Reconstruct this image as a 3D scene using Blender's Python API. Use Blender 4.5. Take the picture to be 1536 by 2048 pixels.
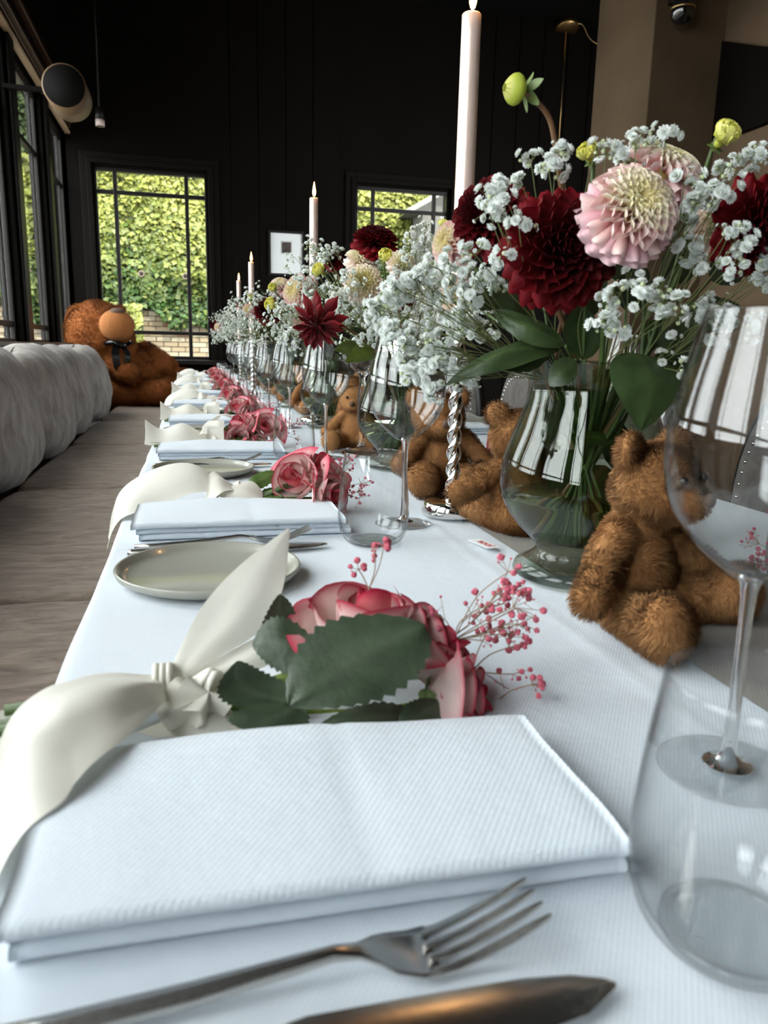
import bpy, bmesh, math, random
import numpy as np
from mathutils import Vector, Matrix, noise
random.seed(7); rng = np.random.default_rng(7)
for o in list(bpy.data.objects): bpy.data.objects.remove(o)
S = bpy.context.scene; COL = S.collection
PI = math.pi

# ------------------------------------------------------------------ camera
T = 0.75                                   # table top height
CAM = np.array([0., 0., T + .23]); FPX = 1530.
_y = np.array([-383., 334., FPX]); _y /= np.linalg.norm(_y)
_u = np.array([167., 6976., -1530.]); _u -= _u.dot(_y) * _y; _u /= np.linalg.norm(_u)
_x = np.cross(_y, _u); _x = _x if _x[0] > 0 else -_x
MW = np.array([_x, _y, _u])                # rows: world axes in camera axes (right, up, forward)
def at(px, py, y=None, x=None, z=None):
    """world point on the line of sight of a photo pixel at depth y (or x, or height z above the table)"""
    r = MW @ np.array([px - 768., 1024. - py, FPX])
    t = y / r[1] if y is not None else (x / r[0] if x is not None else (z + T - CAM[2]) / r[2])
    return Vector(CAM + r * t)
cd = bpy.data.cameras.new('camera'); cam = bpy.data.objects.new('camera', cd); COL.objects.link(cam)
cd.sensor_fit = 'VERTICAL'; cd.sensor_height = 36.; cd.lens = FPX / 2048 * 36.; cd.clip_start = .01; cd.clip_end = 200
right = Vector(MW[:, 0]); up = Vector(MW[:, 1]); fwd = Vector(MW[:, 2])
m = Matrix((right, up, -fwd)).transposed().to_4x4(); m.translation = Vector(CAM); cam.matrix_world = m
cd.dof.use_dof = True; cd.dof.focus_distance = 1.15; cd.dof.aperture_fstop = 11.
S.camera = cam

# ------------------------------------------------------------------ world, sun, portals, exposure
W = bpy.data.worlds.new('world'); S.world = W; W.use_nodes = True
bg = W.node_tree.nodes['Background']; bg.inputs[0].default_value = (.95, .975, 1, 1); bg.inputs[1].default_value = 11.5
sd = bpy.data.lights.new('sun', 'SUN'); sd.energy = 6.5; sd.color = (1, .93, .80); sd.angle = .02
sun = bpy.data.objects.new('sun', sd); COL.objects.link(sun)
sun.rotation_euler = Vector((-.35, .62, -.75)).to_track_quat('-Z', 'Y').to_euler()
def portal(loc, rot, sx, sy):
    d = bpy.data.lights.new('window_portal', 'AREA'); d.shape = 'RECTANGLE'; d.size = sx; d.size_y = sy
    d.cycles.is_portal = True
    o = bpy.data.objects.new('window_portal', d); COL.objects.link(o); o.location = loc; o.rotation_euler = rot
portal((-1.28, 3.0, T + 1.18), (0, -PI/2, 0), 2.0, 10.6)
portal((-.35, 8.42, T + .98), (-PI/2, 0, 0), 1.1, 1.8)
portal((2.18, 8.42, T + .98), (-PI/2, 0, 0), 1.1, 1.8)
vs = S.view_settings; vs.view_transform = 'Standard'; vs.look = 'None'; vs.gamma = 1; vs.use_curve_mapping = False
vs.exposure = -0.12
S.cycles.max_bounces = 14; S.cycles.transparent_max_bounces = 32; S.cycles.transmission_bounces = 14
S.cycles.glossy_bounces = 6; S.cycles.diffuse_bounces = 5; S.cycles.use_denoising = True
S.cycles.sample_clamp_indirect = 6

# ------------------------------------------------------------------ helpers
def tag(o, label=None, cat=None, group=None, kind=None, category=None):
    cat = cat or category
    if label: o['label'] = label
    if cat: o['category'] = cat
    if group: o['group'] = group
    if kind: o['kind'] = kind
    return o
def empty(name, loc=(0, 0, 0), rz=0., label=None, cat=None, group=None, kind=None, parent=None):
    o = bpy.data.objects.new(name, None); COL.objects.link(o); o.empty_display_size = .02
    o.location = loc; o.rotation_euler = (0, 0, rz); o.parent = parent
    return tag(o, label, cat, group, kind)
def put(name, mesh, parent=None, mat4=None, loc=None, **k):
    o = bpy.data.objects.new(name, mesh); COL.objects.link(o); o.parent = parent
    if mat4 is not None: o.matrix_local = mat4
    if loc is not None: o.location = loc
    return tag(o, **k)
def copy_tree(o, parent=None):
    c = o.copy(); COL.objects.link(c); c.parent = parent
    for ch in list(o.children): copy_tree(ch, c)
    return c
class MB:
    """collects vertices, faces, colours and material slots and links them as ONE mesh object"""
    def __init__(s): s.v = []; s.f = []; s.c = []; s.m = []; s.n = 0
    def add(s, v, f, col=None, M=None, mi=0):
        v = np.asarray(v, float).reshape(-1, 3)
        if M is not None:
            A = np.array(M); v = v @ A[:3, :3].T + A[:3, 3]
        n = len(v); s.v.append(v)
        s.f += [tuple(i + s.n for i in q) for q in f]; s.m += [mi] * len(f)
        c = np.ones((n, 4)); 
        if col is not None: c[:, :3] = col
        s.c.append(c); s.n += n; return s
    def box(s, x0, x1, y0, y1, z0, z1, mi=0, M=None, col=None):
        v = [(x0,y0,z0),(x1,y0,z0),(x1,y1,z0),(x0,y1,z0),(x0,y0,z1),(x1,y0,z1),(x1,y1,z1),(x0,y1,z1)]
        return s.add(v, [(0,3,2,1),(4,5,6,7),(0,1,5,4),(1,2,6,5),(2,3,7,6),(3,0,4,7)], col, M, mi)
    def tube(s, pts, r, n=6, col=None, mi=0, cap=True):
        pts = [Vector(p) for p in pts]; k = len(pts)
        r = [r] * k if not hasattr(r, '__len__') else r
        V = []; t0 = (pts[1] - pts[0]).normalized(); a = t0.orthogonal().normalized()
        for i, p in enumerate(pts):
            t = (pts[min(i+1, k-1)] - pts[max(i-1, 0)]).normalized()
            a = (a - t * a.dot(t)); a = a.normalized() if a.length > 1e-6 else t.orthogonal().normalized()
            b = t.cross(a)
            V += [p + (a * math.cos(2*PI*j/n) + b * math.sin(2*PI*j/n)) * r[i] for j in range(n)]
        F = [(i*n+j, i*n+(j+1) % n, (i+1)*n+(j+1) % n, (i+1)*n+j) for i in range(k-1) for j in range(n)]
        if cap: F += [tuple(range(n))[::-1], tuple((k-1)*n+j for j in range(n))]
        return s.add([tuple(v) for v in V], F, col, None, mi)
    def lathe(s, prof, n=48, mi=0, M=None, col=None):
        V = []; F = []; rings = []
        for (r, z) in prof:
            if r < 1e-6: rings.append([len(V)]); V.append((0, 0, z))
            else:
                rings.append(list(range(len(V), len(V)+n)))
                V += [(r*math.cos(2*PI*j/n), r*math.sin(2*PI*j/n), z) for j in range(n)]
        for a, b in zip(rings, rings[1:]):
            for j in range(n):
                k = (j+1) % n
                if len(a) == 1 and len(b) == 1: break
                if len(a) == 1: F.append((a[0], b[k], b[j]))
                elif len(b) == 1: F.append((a[j], a[k], b[0]))
                else: F.append((a[j], a[k], b[k], b[j]))
        return s.add(V, F, col, M, mi)
    def mesh(s, name, mats, smooth=True, uv=None):
        me = bpy.data.meshes.new(name)
        v = np.concatenate(s.v) if s.v else np.zeros((0, 3))
        me.from_pydata(v.tolist(), [], s.f); 
        for mt in (mats if isinstance(mats, (list, tuple)) else [mats]): me.materials.append(mt)
        if isinstance(mats, (list, tuple)) and len(mats) > 1: me.polygons.foreach_set('material_index', s.m)
        if smooth: me.polygons.foreach_set('use_smooth', [True] * len(me.polygons))
        ca = me.color_attributes.new('Col', 'FLOAT_COLOR', 'POINT'); ca.data.foreach_set('color', np.concatenate(s.c).ravel())
        me.update(); return me
    def obj(s, name, mats, parent=None, smooth=True, loc=None, mat4=None, **k):
        return put(name, s.mesh(name, mats, smooth), parent, mat4, loc, **k)
def catmull(P, n=6):
    P = [Vector(p) for p in P]; out = []
    for i in range(len(P) - 1):
        a, b, c, d = P[max(i-1, 0)], P[i], P[i+1], P[min(i+2, len(P)-1)]
        for j in range(n):
            t = j / n
            out.append(.5 * ((2*b) + (c-a)*t + (2*a-5*b+4*c-d)*t*t + (3*b-a-3*c+d)*t*t*t))
    return out + [P[-1]]
def grid_faces(nu, nv, off=0):
    return [(off+i*nv+j, off+i*nv+j+1, off+(i+1)*nv+j+1, off+(i+1)*nv+j) for i in range(nu-1) for j in range(nv-1)]
def rot_to(axis, roll=0.):
    return (Vector(axis).to_track_quat('Z', 'Y').to_matrix() @ Matrix.Rotation(roll, 3, 'Z')).to_4x4()
def bevel(o, w=.005, seg=2):
    b = o.modifiers.new('bevel', 'BEVEL'); b.width = w; b.segments = seg; b.limit_method = 'ANGLE'; b.angle_limit = .6
    return o
def bake(o):
    dg = bpy.context.evaluated_depsgraph_get(); me = bpy.data.meshes.new_from_object(o.evaluated_get(dg))
    return me
def blob(parts, voxel, smooth=4, iters=None):
    """ellipsoids and capsules fused into one continuous surface; parts: (center, radii, matrix or None)"""
    mb = MB(); base = []
    nu, nv = 16, 10
    for (c, r, R) in parts:
        V = [(0, 0, -1)]
        for i in range(1, nv):
            th = PI * i / nv
            V += [(math.sin(th)*math.cos(2*PI*j/nu), math.sin(th)*math.sin(2*PI*j/nu), -math.cos(th)) for j in range(nu)]
        V.append((0, 0, 1)); F = []
        for j in range(nu): F.append((0, 1+(j+1) % nu, 1+j))
        for i in range(nv-2):
            for j in range(nu): F.append((1+i*nu+j, 1+i*nu+(j+1) % nu, 1+(i+1)*nu+(j+1) % nu, 1+(i+1)*nu+j))
        o0 = 1+(nv-2)*nu
        for j in range(nu): F.append((o0+j, o0+(j+1) % nu, len(V)-1))
        M = Matrix.Translation(c) @ (R.to_4x4() if R is not None else Matrix()) @ Matrix.Diagonal((*r, 1))
        mb.add(V, F, None, M)
    o = mb.obj('tmp', [M_skin]); rm = o.modifiers.new('r', 'REMESH'); rm.mode = 'VOXEL'; rm.voxel_size = voxel
    sm = o.modifiers.new('s', 'SMOOTH'); sm.iterations = smooth; sm.factor = .6
    me = bake(o); old = o.data; bpy.data.objects.remove(o); bpy.data.meshes.remove(old)
    return me
def capsule(a, b, ra, rb, n=5):
    a = Vector(a); b = Vector(b); out = []
    for i in range(n):
        t = i / (n-1); r = ra + (rb-ra)*t; out.append((a.lerp(b, t), (r, r, r), None))
    return out

# ------------------------------------------------------------------ materials
def mat(name, col=(.5,.5,.5), rough=.5, metal=0., spec=.5, noise_amt=0., nscale=20., bump=0., bscale=100., sheen=0., vcol=False, sub=0., trans=0., coat=0.):
    m = bpy.data.materials.new(name); m.use_nodes = True; nt = m.node_tree; N = nt.nodes; L = nt.links
    p = N['Principled BSDF']; p.inputs['Base Color'].default_value = (*col, 1); p.inputs['Roughness'].default_value = rough
    p.inputs['Metallic'].default_value = metal; p.inputs['Specular IOR Level'].default_value = spec
    p.inputs['Sheen Weight'].default_value = sheen; p.inputs['Coat Weight'].default_value = coat
    if sub: p.inputs['Subsurface Weight'].default_value = sub; p.inputs['Subsurface Radius'].default_value = (.01, .006, .004); p.inputs['Subsurface Scale'].default_value = .5
    tc = N.new('ShaderNodeTexCoord'); src = None
    if vcol:
        a = N.new('ShaderNodeAttribute'); a.attribute_name = 'Col'; src = a.outputs['Color']
        mx0 = N.new('ShaderNodeMix'); mx0.data_type = 'RGBA'; mx0.blend_type = 'MULTIPLY'; mx0.inputs[0].default_value = 1
        L.new(src, mx0.inputs[6]); mx0.inputs[7].default_value = (*col, 1); src = mx0.outputs[2]
    if noise_amt:
        n = N.new('ShaderNodeTexNoise'); n.inputs['Scale'].default_value = nscale; n.inputs['Detail'].default_value = 5
        L.new(tc.outputs['Object'], n.inputs['Vector'])
        r = N.new('ShaderNodeMapRange'); r.inputs[1].default_value = .3; r.inputs[2].default_value = .7
        r.inputs[3].default_value = 1-noise_amt; r.inputs[4].default_value = 1+noise_amt; L.new(n.outputs[0], r.inputs[0])
        mx = N.new('ShaderNodeVectorMath'); mx.operation = 'SCALE'
        if src is None: mx.inputs[0].default_value = col
        else: L.new(src, mx.inputs[0])
        L.new(r.outputs[0], mx.inputs['Scale']); src = mx.outputs[0]
    if src is not None: L.new(src, p.inputs['Base Color'])
    if bump:
        n2 = N.new('ShaderNodeTexNoise'); n2.inputs['Scale'].default_value = bscale; n2.inputs['Detail'].default_value = 4
        L.new(tc.outputs['Object'], n2.inputs['Vector']); b = N.new('ShaderNodeBump'); b.inputs['Strength'].default_value = bump
        b.inputs['Distance'].default_value = .002; L.new(n2.outputs[0], b.inputs['Height']); L.new(b.outputs[0], p.inputs['Normal'])
    if trans:   # thin petals and leaves let light through
        t = N.new('ShaderNodeBsdfTranslucent'); ms = N.new('ShaderNodeMixShader'); ms.inputs[0].default_value = trans
        if src is not None: L.new(src, t.inputs[0])
        else: t.inputs[0].default_value = (*col, 1)
        out = N['Material Output']; L.new(p.outputs[0], ms.inputs[1]); L.new(t.outputs[0], ms.inputs[2]); L.new(ms.outputs[0], out.inputs[0])
    return m
def thin_glass(name, tint=(1, 1, 1), edge=.55, power=3.):
    """a thin wall of glass: lets light straight through, reflects by Fresnel, darker where seen edge-on"""
    m = bpy.data.materials.new(name); m.use_nodes = True; nt = m.node_tree; N = nt.nodes; L = nt.links
    N.remove(N['Principled BSDF']); out = N['Material Output']
    lw = N.new('ShaderNodeLayerWeight'); lw.inputs[0].default_value = .5
    def P(e, a, b_):
        pw = N.new('ShaderNodeMath'); pw.operation = 'POWER'; pw.inputs[1].default_value = e; L.new(lw.outputs['Facing'], pw.inputs[0])
        ma = N.new('ShaderNodeMath'); ma.operation = 'MULTIPLY_ADD'; ma.inputs[1].default_value = a; ma.inputs[2].default_value = b_; L.new(pw.outputs[0], ma.inputs[0]); return ma.outputs[0]
    mx = N.new('ShaderNodeMix'); mx.data_type = 'RGBA'; L.new(P(power, 1., 0.), mx.inputs[0])
    mx.inputs[6].default_value = (*tint, 1); mx.inputs[7].default_value = (tint[0]*edge, tint[1]*edge, tint[2]*edge, 1)
    tr = N.new('ShaderNodeBsdfTransparent'); L.new(mx.outputs[2], tr.inputs[0])
    gl = N.new('ShaderNodeBsdfGlossy'); gl.inputs['Roughness'].default_value = .02
    ms = N.new('ShaderNodeMixShader'); L.new(P(5., .80, .045), ms.inputs[0]); L.new(tr.outputs[0], ms.inputs[1]); L.new(gl.outputs[0], ms.inputs[2])
    L.new(ms.outputs[0], out.inputs[0]); return m
def solid_glass(name, col=(1, 1, 1), ior=1.45, rough=0.):
    m = bpy.data.materials.new(name); m.use_nodes = True; p = m.node_tree.nodes['Principled BSDF']
    p.inputs['Base Color'].default_value = (*col, 1); p.inputs['Transmission Weight'].default_value = 1
    p.inputs['IOR'].default_value = ior; p.inputs['Roughness'].default_value = rough; return m
def emit(name, col, s):
    m = bpy.data.materials.new(name); m.use_nodes = True; p = m.node_tree.nodes['Principled BSDF']
    p.inputs['Base Color'].default_value = (0, 0, 0, 1); p.inputs['Emission Color'].default_value = (*col, 1); p.inputs['Emission Strength'].default_value = s; return m
def cloth_mat(name, col, fine=2600., amt=.16, sheen=.2):
    m = mat(name, col, .85, sheen=sheen, noise_amt=.02, nscale=8); nt = m.node_tree; N = nt.nodes; L = nt.links
    p = N['Principled BSDF']; tc = N.new('ShaderNodeTexCoord'); mp = N.new('ShaderNodeMapping'); mp.inputs['Rotation'].default_value = (0, 0, .6)
    L.new(tc.outputs['Object'], mp.inputs[0])
    w = N.new('ShaderNodeTexWave'); w.inputs['Scale'].default_value = fine/6.28/3; w.inputs['Distortion'].default_value = .6; w.inputs['Detail'].default_value = 2; w.inputs['Detail Scale'].default_value = 3
    L.new(mp.outputs[0], w.inputs[0])
    n = N.new('ShaderNodeTexNoise'); n.inputs['Scale'].default_value = 30; n.inputs['Detail'].default_value = 6; L.new(tc.outputs['Object'], n.inputs[0])
    b = N.new('ShaderNodeBump'); b.inputs['Strength'].default_value = amt; b.inputs['Distance'].default_value = .0006; L.new(w.outputs[1], b.inputs['Height'])
    b2 = N.new('ShaderNodeBump'); b2.inputs['Strength'].default_value = .25; b2.inputs['Distance'].default_value = .004; L.new(n.outputs[0], b2.inputs['Height'])
    L.new(b.outputs[0], b2.inputs['Normal']); L.new(b2.outputs[0], p.inputs['Normal']); return m
def velvet(name, col, col2, stretch=(1, 1, 1), scale=9.):
    m = mat(name, col, .85, sheen=.12, spec=.2); nt = m.node_tree; N = nt.nodes; L = nt.links; p = N['Principled BSDF']
    tc = N.new('ShaderNodeTexCoord'); mp = N.new('ShaderNodeMapping'); mp.inputs['Scale'].default_value = stretch; L.new(tc.outputs['Object'], mp.inputs[0])
    n = N.new('ShaderNodeTexNoise'); n.inputs['Scale'].default_value = scale; n.inputs['Detail'].default_value = 9; n.inputs['Roughness'].default_value = .68; n.inputs['Distortion'].default_value = .6
    L.new(mp.outputs[0], n.inputs[0]); r = N.new('ShaderNodeValToRGB'); r.color_ramp.elements[0].position = .32; r.color_ramp.elements[1].position = .66
    r.color_ramp.elements[0].color = (*col, 1); r.color_ramp.elements[1].color = (*col2, 1); L.new(n.outputs[0], r.inputs[0]); L.new(r.outputs[0], p.inputs['Base Color'])
    b = N.new('ShaderNodeBump'); b.inputs['Strength'].default_value = .35; b.inputs['Distance'].default_value = .003; L.new(n.outputs[0], b.inputs['Height']); L.new(b.outputs[0], p.inputs['Normal'])
    return m
def fur_mat(name, dark, light):
    m = mat(name, light, .9, spec=.15); nt = m.node_tree; N = nt.nodes; L = nt.links; p = N['Principled BSDF']
    a = N.new('ShaderNodeAttribute'); a.attribute_name = 'Col'; r = N.new('ShaderNodeMix'); r.data_type = 'RGBA'
    sx = N.new('ShaderNodeSeparateColor'); L.new(a.outputs['Color'], sx.inputs[0]); L.new(sx.outputs[0], r.inputs[0])
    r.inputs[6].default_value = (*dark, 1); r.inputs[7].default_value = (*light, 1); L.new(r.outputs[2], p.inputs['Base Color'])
    g = N.new('ShaderNodeAttribute'); g.attribute_name = 'skin_normal'; vt = N.new('ShaderNodeVectorTransform'); vt.vector_type = 'NORMAL'; vt.convert_from = 'OBJECT'; vt.convert_to = 'WORLD'
    L.new(g.outputs['Vector'], vt.inputs[0]); L.new(vt.outputs[0], p.inputs['Normal'])
    t = N.new('ShaderNodeBsdfTranslucent'); L.new(r.outputs[2], t.inputs[0]); ms = N.new('ShaderNodeMixShader'); ms.inputs[0].default_value = .2
    L.new(p.outputs[0], ms.inputs[1]); L.new(t.outputs[0], ms.inputs[2]); L.new(ms.outputs[0], N['Material Output'].inputs[0])
    return m
M_skin = mat('bear_skin', (.33, .15, .05), .95)
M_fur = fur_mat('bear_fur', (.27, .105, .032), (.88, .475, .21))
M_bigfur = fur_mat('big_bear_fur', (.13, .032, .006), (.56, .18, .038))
M_bigskin = mat('big_bear_skin', (.26, .075, .014), .95)
M_muzzle = mat('muzzle_plush', (.31, .11, .026), .9, noise_amt=.1, nscale=60)
M_nose = mat('nose_velour', (.10, .055, .035), .8)
M_bead = mat('black_bead', (.006, .006, .006), .15)
M_cloth = cloth_mat('white_tablecloth', (.63, .685, .74))
M_nap = cloth_mat('white_napkin', (.63, .69, .75), fine=2200, amt=.2)
M_runner = cloth_mat('taupe_runner', (.17, .148, .125), fine=2600)
M_satin = mat('ivory_satin', (.84, .81, .72), .38, sheen=.3, bump=.08, bscale=60, trans=.18)
M_black = mat('black_panelling', (.0035, .0027, .0019), .6, spec=.05, noise_amt=.2, nscale=3)
M_blackf = mat('dark_window_frame', (.0085, .0065, .005), .42, spec=.28, bump=.05)
M_casing = mat('matt_black_casing', (.0045, .0034, .0025), .6, spec=.07)
M_trim = mat('bronze_brown_trim', (.075, .038, .02), .32, noise_amt=.2, nscale=6)
M_ledge = mat('ledge_board', (.11, .085, .065), .4, noise_amt=.15, nscale=5)
M_plaster = mat('brown_plaster', (.110, .073, .043), .85, spec=.2, noise_amt=.25, nscale=2.2, bump=.3, bscale=9)
M_ceil = mat('black_ceiling', (.004, .0035, .003), .8, spec=.15)
M_floor = mat('dark_wood_floor', (.06, .04, .028), .5, noise_amt=.3, nscale=4)
M_brass = mat('brushed_brass', (.72, .47, .20), .35, metal=1)
M_beige = mat('beige_metal', (.50, .36, .22), .45, noise_amt=.05)
M_silver = mat('polished_silver', (.86, .84, .80), .09, metal=1)
M_steel = mat('brushed_steel', (.60, .575, .545), .27, metal=1, bump=.03, bscale=300)
M_wax = mat('pink_pearl_wax', (.86, .66, .57), .28, metal=.25, bump=.4, bscale=45, sub=.1, coat=.4)
M_flame = emit('candle_flame', (1, .50, .14), 30)
M_flamec = emit('flame_core', (1, .78, .42), 60)
M_wick = mat('wick', (.02, .015, .01), .9)
M_glaze = mat('sage_grey_glaze', (.34, .335, .29), .2, coat=.25)
M_glass = thin_glass('clear_glass', (.985, .99, .99), .42, 4.5)
M_pane = thin_glass('window_glass', (.97, .99, .98), .8, 5)
M_smoke = thin_glass('smoky_vase_glass', (.80, .83, .77), .42, 3.5)
M_sg = solid_glass('solid_clear_glass', (.98, .99, .99))
M_sv = solid_glass('solid_smoky_glass', (.72, .76, .68))
M_water = solid_glass('vase_water', (.78, .80, .52), 1.33)
M_seat = velvet('seat_velvet', (.125, .09, .066), (.30, .23, .18), (1.6, 5, 4), 6)
M_back = velvet('back_velvet', (.20, .172, .155), (.44, .40, .37), (2.6, 3.4, 1.2), 5.5)
M_chair = velvet('chair_velvet', (.07, .062, .058), (.14, .125, .115), (2, 2, 2), 8)
M_stem = mat('rose_stem', (.055, .095, .02), .5, noise_amt=.3, nscale=60)
M_brownstem = mat('brown_stem', (.16, .08, .035), .5)
M_leaf = mat('rose_leaf', (1, 1, 1), .42, vcol=True, noise_amt=.15, nscale=70, bump=.25, bscale=220, trans=.12)
M_petal = mat('petal', (1, 1, 1), .55, vcol=True, noise_amt=.06, nscale=120, trans=.22, spec=.25)
M_dark = mat('dahlia_petal_red', (1, 1, 1), .65, spec=.18, vcol=True, noise_amt=.1, nscale=90, trans=.15)
M_gyp = mat('gypsophila_white', (1, 1, 1), .7, vcol=True, trans=.3)
M_gypstem = mat('gypsophila_stem', (.13, .15, .045), .6)
M_pinkgyp = mat('gypsophila_pink', (.62, .13, .19), .7, noise_amt=.3, nscale=200, trans=.15)
M_pinkstem = mat('dry_pink_stem', (.30, .19, .12), .6)
M_ivy = mat('ivy_leaf', (1, 1, 1), .5, vcol=True, trans=.25)
M_soil = mat('ivy_backing', (.03, .045, .012), .9)
M_brick = mat('buff_brick', (.27, .21, .135), .85, noise_amt=.18, nscale=1.3, bump=.4, bscale=30)
M_mortar = mat('mortar', (.15, .12, .09), .9)
M_ground = mat('paving', (.16, .15, .125), .9)
M_paper = mat('white_paper', (.80, .83, .82), .8)
M_red = mat('red_print', (.55, .03, .03), .7)

# ================================================================== STRUCTURE
YF = 8.2; XL = -1.1; ZC = T + 3.62; XR = 2.83
def slab(name, x0, x1, y0, y1, z0, z1, m, **k):
    return MB().box(x0, x1, y0, y1, z0, z1).obj(name, m, smooth=False, kind='structure', **k)
slab('floor', XL-.2, 6.2, -3.2, YF+.2, -.1, 0, M_floor)
slab('ceiling', XL-.35, 6.4, -3.4, YF+.35, ZC, ZC+.12, M_ceil)
slab('wall_back', XL-.25, 6.2, -3.2, -3.05, 0, ZC, M_black)
# far wall with two windows cut in it
WZ0, WZ1 = T+.085, T+1.87; W1 = (-.86, .172); W2 = (1.687, 2.677)
b = MB()
xs = [XL-.25, W1[0], W1[1], W2[0], W2[1], 6.2]
for i in (0, 2, 4): b.box(xs[i], xs[i+1], YF, YF+.2, 0, ZC)
for w in (W1, W2): b.box(w[0], w[1], YF, YF+.2, 0, WZ0); b.box(w[0], w[1], YF, YF+.2, WZ1, ZC)
wf = b.obj('wall_far', M_black, smooth=False, kind='structure')
# proud boards of the panelling between and beside the windows
px_ = .395; k = 0
me_board = MB().box(0, .262, -.012, 0, .12, ZC-.02).mesh('panel', M_black, False)
for x in (.42, .69, .96, 1.23, 2.85, 3.12, 3.39, 3.66, 3.93, 4.2, 4.47, 4.74):
    bevel(put('panel', me_board, wf, loc=(x, YF, 0)), .004)
def far_window(n, w, mulls=(.18, .845)):
    e = empty(f'window_{n}', ((w[0]+w[1])/2, YF, 0), kind='structure'); cx = (w[0]+w[1])/2
    x0, x1 = w[0]-cx, w[1]-cx; z0, z1 = WZ0, WZ1
    def bar(name, x0, x1, y0, y1, z0, z1, m=M_blackf):
        bevel(MB().box(x0, x1, y0, y1, z0, z1).obj(name, m, e, smooth=False), .005)
    for nm, o, y in (('casing', .125, -.03), ('casing', .065, -.05)):
        bb = MB(); bb.box(x0-o, x0-.02, y, .0, z0-.1, z1+o); bb.box(x1+.02, x1+o, y, 0, z0-.1, z1+o); bb.box(x0-.02, x1+.02, y, 0, z1+.02, z1+o)
        bevel(bb.obj(nm, M_casing, e, smooth=False), .006)
    bar('sill', x0-.15, x1+.15, -.09, .02, z0-.05, z0-.005)
    bb = MB(); fr = .035
    bb.box(x0-.02, x0+fr*.4, .03, .1, z0, z1); bb.box(x1-fr*.4, x1+.02, .03, .1, z0, z1); bb.box(x0, x1, .03, .1, z0-.01, z0+.03); bb.box(x0, x1, .03, .1, z1-.03, z1+.01)
    bevel(bb.obj('frame', M_blackf, e, smooth=False), .004)
    mx = [x0+.18, x0+.845]; mz = [T+.343, T+1.655]
    for x in mx: bar('mullion', x-.019, x+.019, .045, .09, z0, z1)
    for z in mz: bar('mullion', x0, x1, .047, .088, z-.019, z+.019)
    X = [x0, mx[0], mx[1], x1]; Z = [z0, mz[0], mz[1], z1]
    for i in range(3):
        for j in range(3): MB().box(X[i]+.015, X[i+1]-.015, .066, .069, Z[j]+.015, Z[j+1]-.015).obj('pane', M_pane, e, smooth=False)
far_window(1, W1); far_window(2, W2)
# left wall: posts and a run of tall windows
LZ0, LZ1 = T+.21, T+2.15; PW = .30; PP = 1.27
posts = [8.35 - PP*i for i in range(9)]
b = MB(); b.box(XL-.1, XL, -3.2, YF+.2, 0, LZ0-.02); b.box(XL-.1, XL, -3.2, YF+.2, LZ1, ZC); b.box(XL-.1, XL, -3.2, posts[-1]-PW/2, LZ0-.02, LZ1)
for p in posts: b.box(XL-.1, XL+.0, p-PW/2, p+PW/2, LZ0-.02, LZ1)
wl = b.obj('wall_left', M_black, smooth=False, kind='structure')
me_post = MB().box(0, .035, -.075, .075, LZ0, LZ1-.02).mesh('post', M_blackf, False)
for p in posts[1:]: bevel(put('post', me_post, wl, loc=(XL, p, 0)), .012)
for i in range(8):
    y0, y1 = posts[i+1]+PW/2, posts[i]-PW/2
    e = empty(f'window_{i+3}', (XL, (y0+y1)/2, 0), kind='structure'); h = (y1-y0)/2; z0, z1 = LZ0, LZ1
    bb = MB(); a = .035
    for (ya, yb, za, zb) in ((-h, -h+a, z0, z1), (h-a, h, z0, z1), (-h, h, z0-.02, z0+a), (-h, h, z1-a-.05, z1)): bb.box(-.085, -.035, ya, yb, za, zb)
    bevel(bb.obj('frame', M_blackf, e, smooth=False), .006)
    my = [-h+a+.12, h-a-.12]; mz = [T+.34, T+1.66]
    for y in my: bevel(MB().box(-.075, -.045, y-.014, y+.014, z0, z1).obj('mullion', M_blackf, e, smooth=False), .004)
    for z in mz: bevel(MB().box(-.076, -.044, -h, h, z-.018, z+.018).obj('mullion', M_blackf, e, smooth=False), .004)
    Y = [-h+a, my[0], my[1], h-a]; Z = [z0+a, mz[0], mz[1], z1-.1]
    for j in range(3):
        for q in range(3): MB().box(-.062, -.059, Y[j]+.015, Y[j+1]-.015, Z[q]+.015, Z[q+1]-.015).obj('pane', M_pane, e, smooth=False)
# trim bands over the windows, ledge under them
def strip_trim(n, prof, m):
    b = MB()
    for (x0, x1, z0, z1) in prof: b.box(XL+x0, XL+x1, -3.05, YF, z0, z1)
    bevel(b.obj(f'trim_{n}', m, smooth=False, kind='structure'), .006)
strip_trim(1, [(.0, .05, T+2.13, T+2.155)], M_beige)
strip_trim(2, [(0, .055, T+2.18, T+2.27), (0, .075, T+2.22, T+2.25)], M_trim)
strip_trim(3, [(0, .05, T+2.44, T+2.475)], M_trim)
b = MB(); b.box(XL, XL+.16, -3.05, YF, T+.205, T+.226); bevel(b.obj('trim_4', M_ledge, smooth=False, kind='structure'), .004)
slab('trim_5', XL, XL+.14, -3.05, YF, .0, T+.203, M_ledge)
# plaster pillar, side wall and beam at the right
P1 = at(1308, 0, 4.0); 
bevel(MB().box(2.40, 2.85, 4.0, 4.62, 0, T+2.86).obj('wall_pillar', M_plaster, smooth=False, kind='structure'), .006)
slab('wall_right', XR, XR+.15, -3.05, 4.0, 0, ZC, M_plaster)
slab('trim_6', 2.39, 6.2, 4.0, 4.64, T+2.87, ZC, M_plaster)
slab('wall_side', 6.05, 6.2, 4.0, YF, 0, ZC, M_black)
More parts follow.
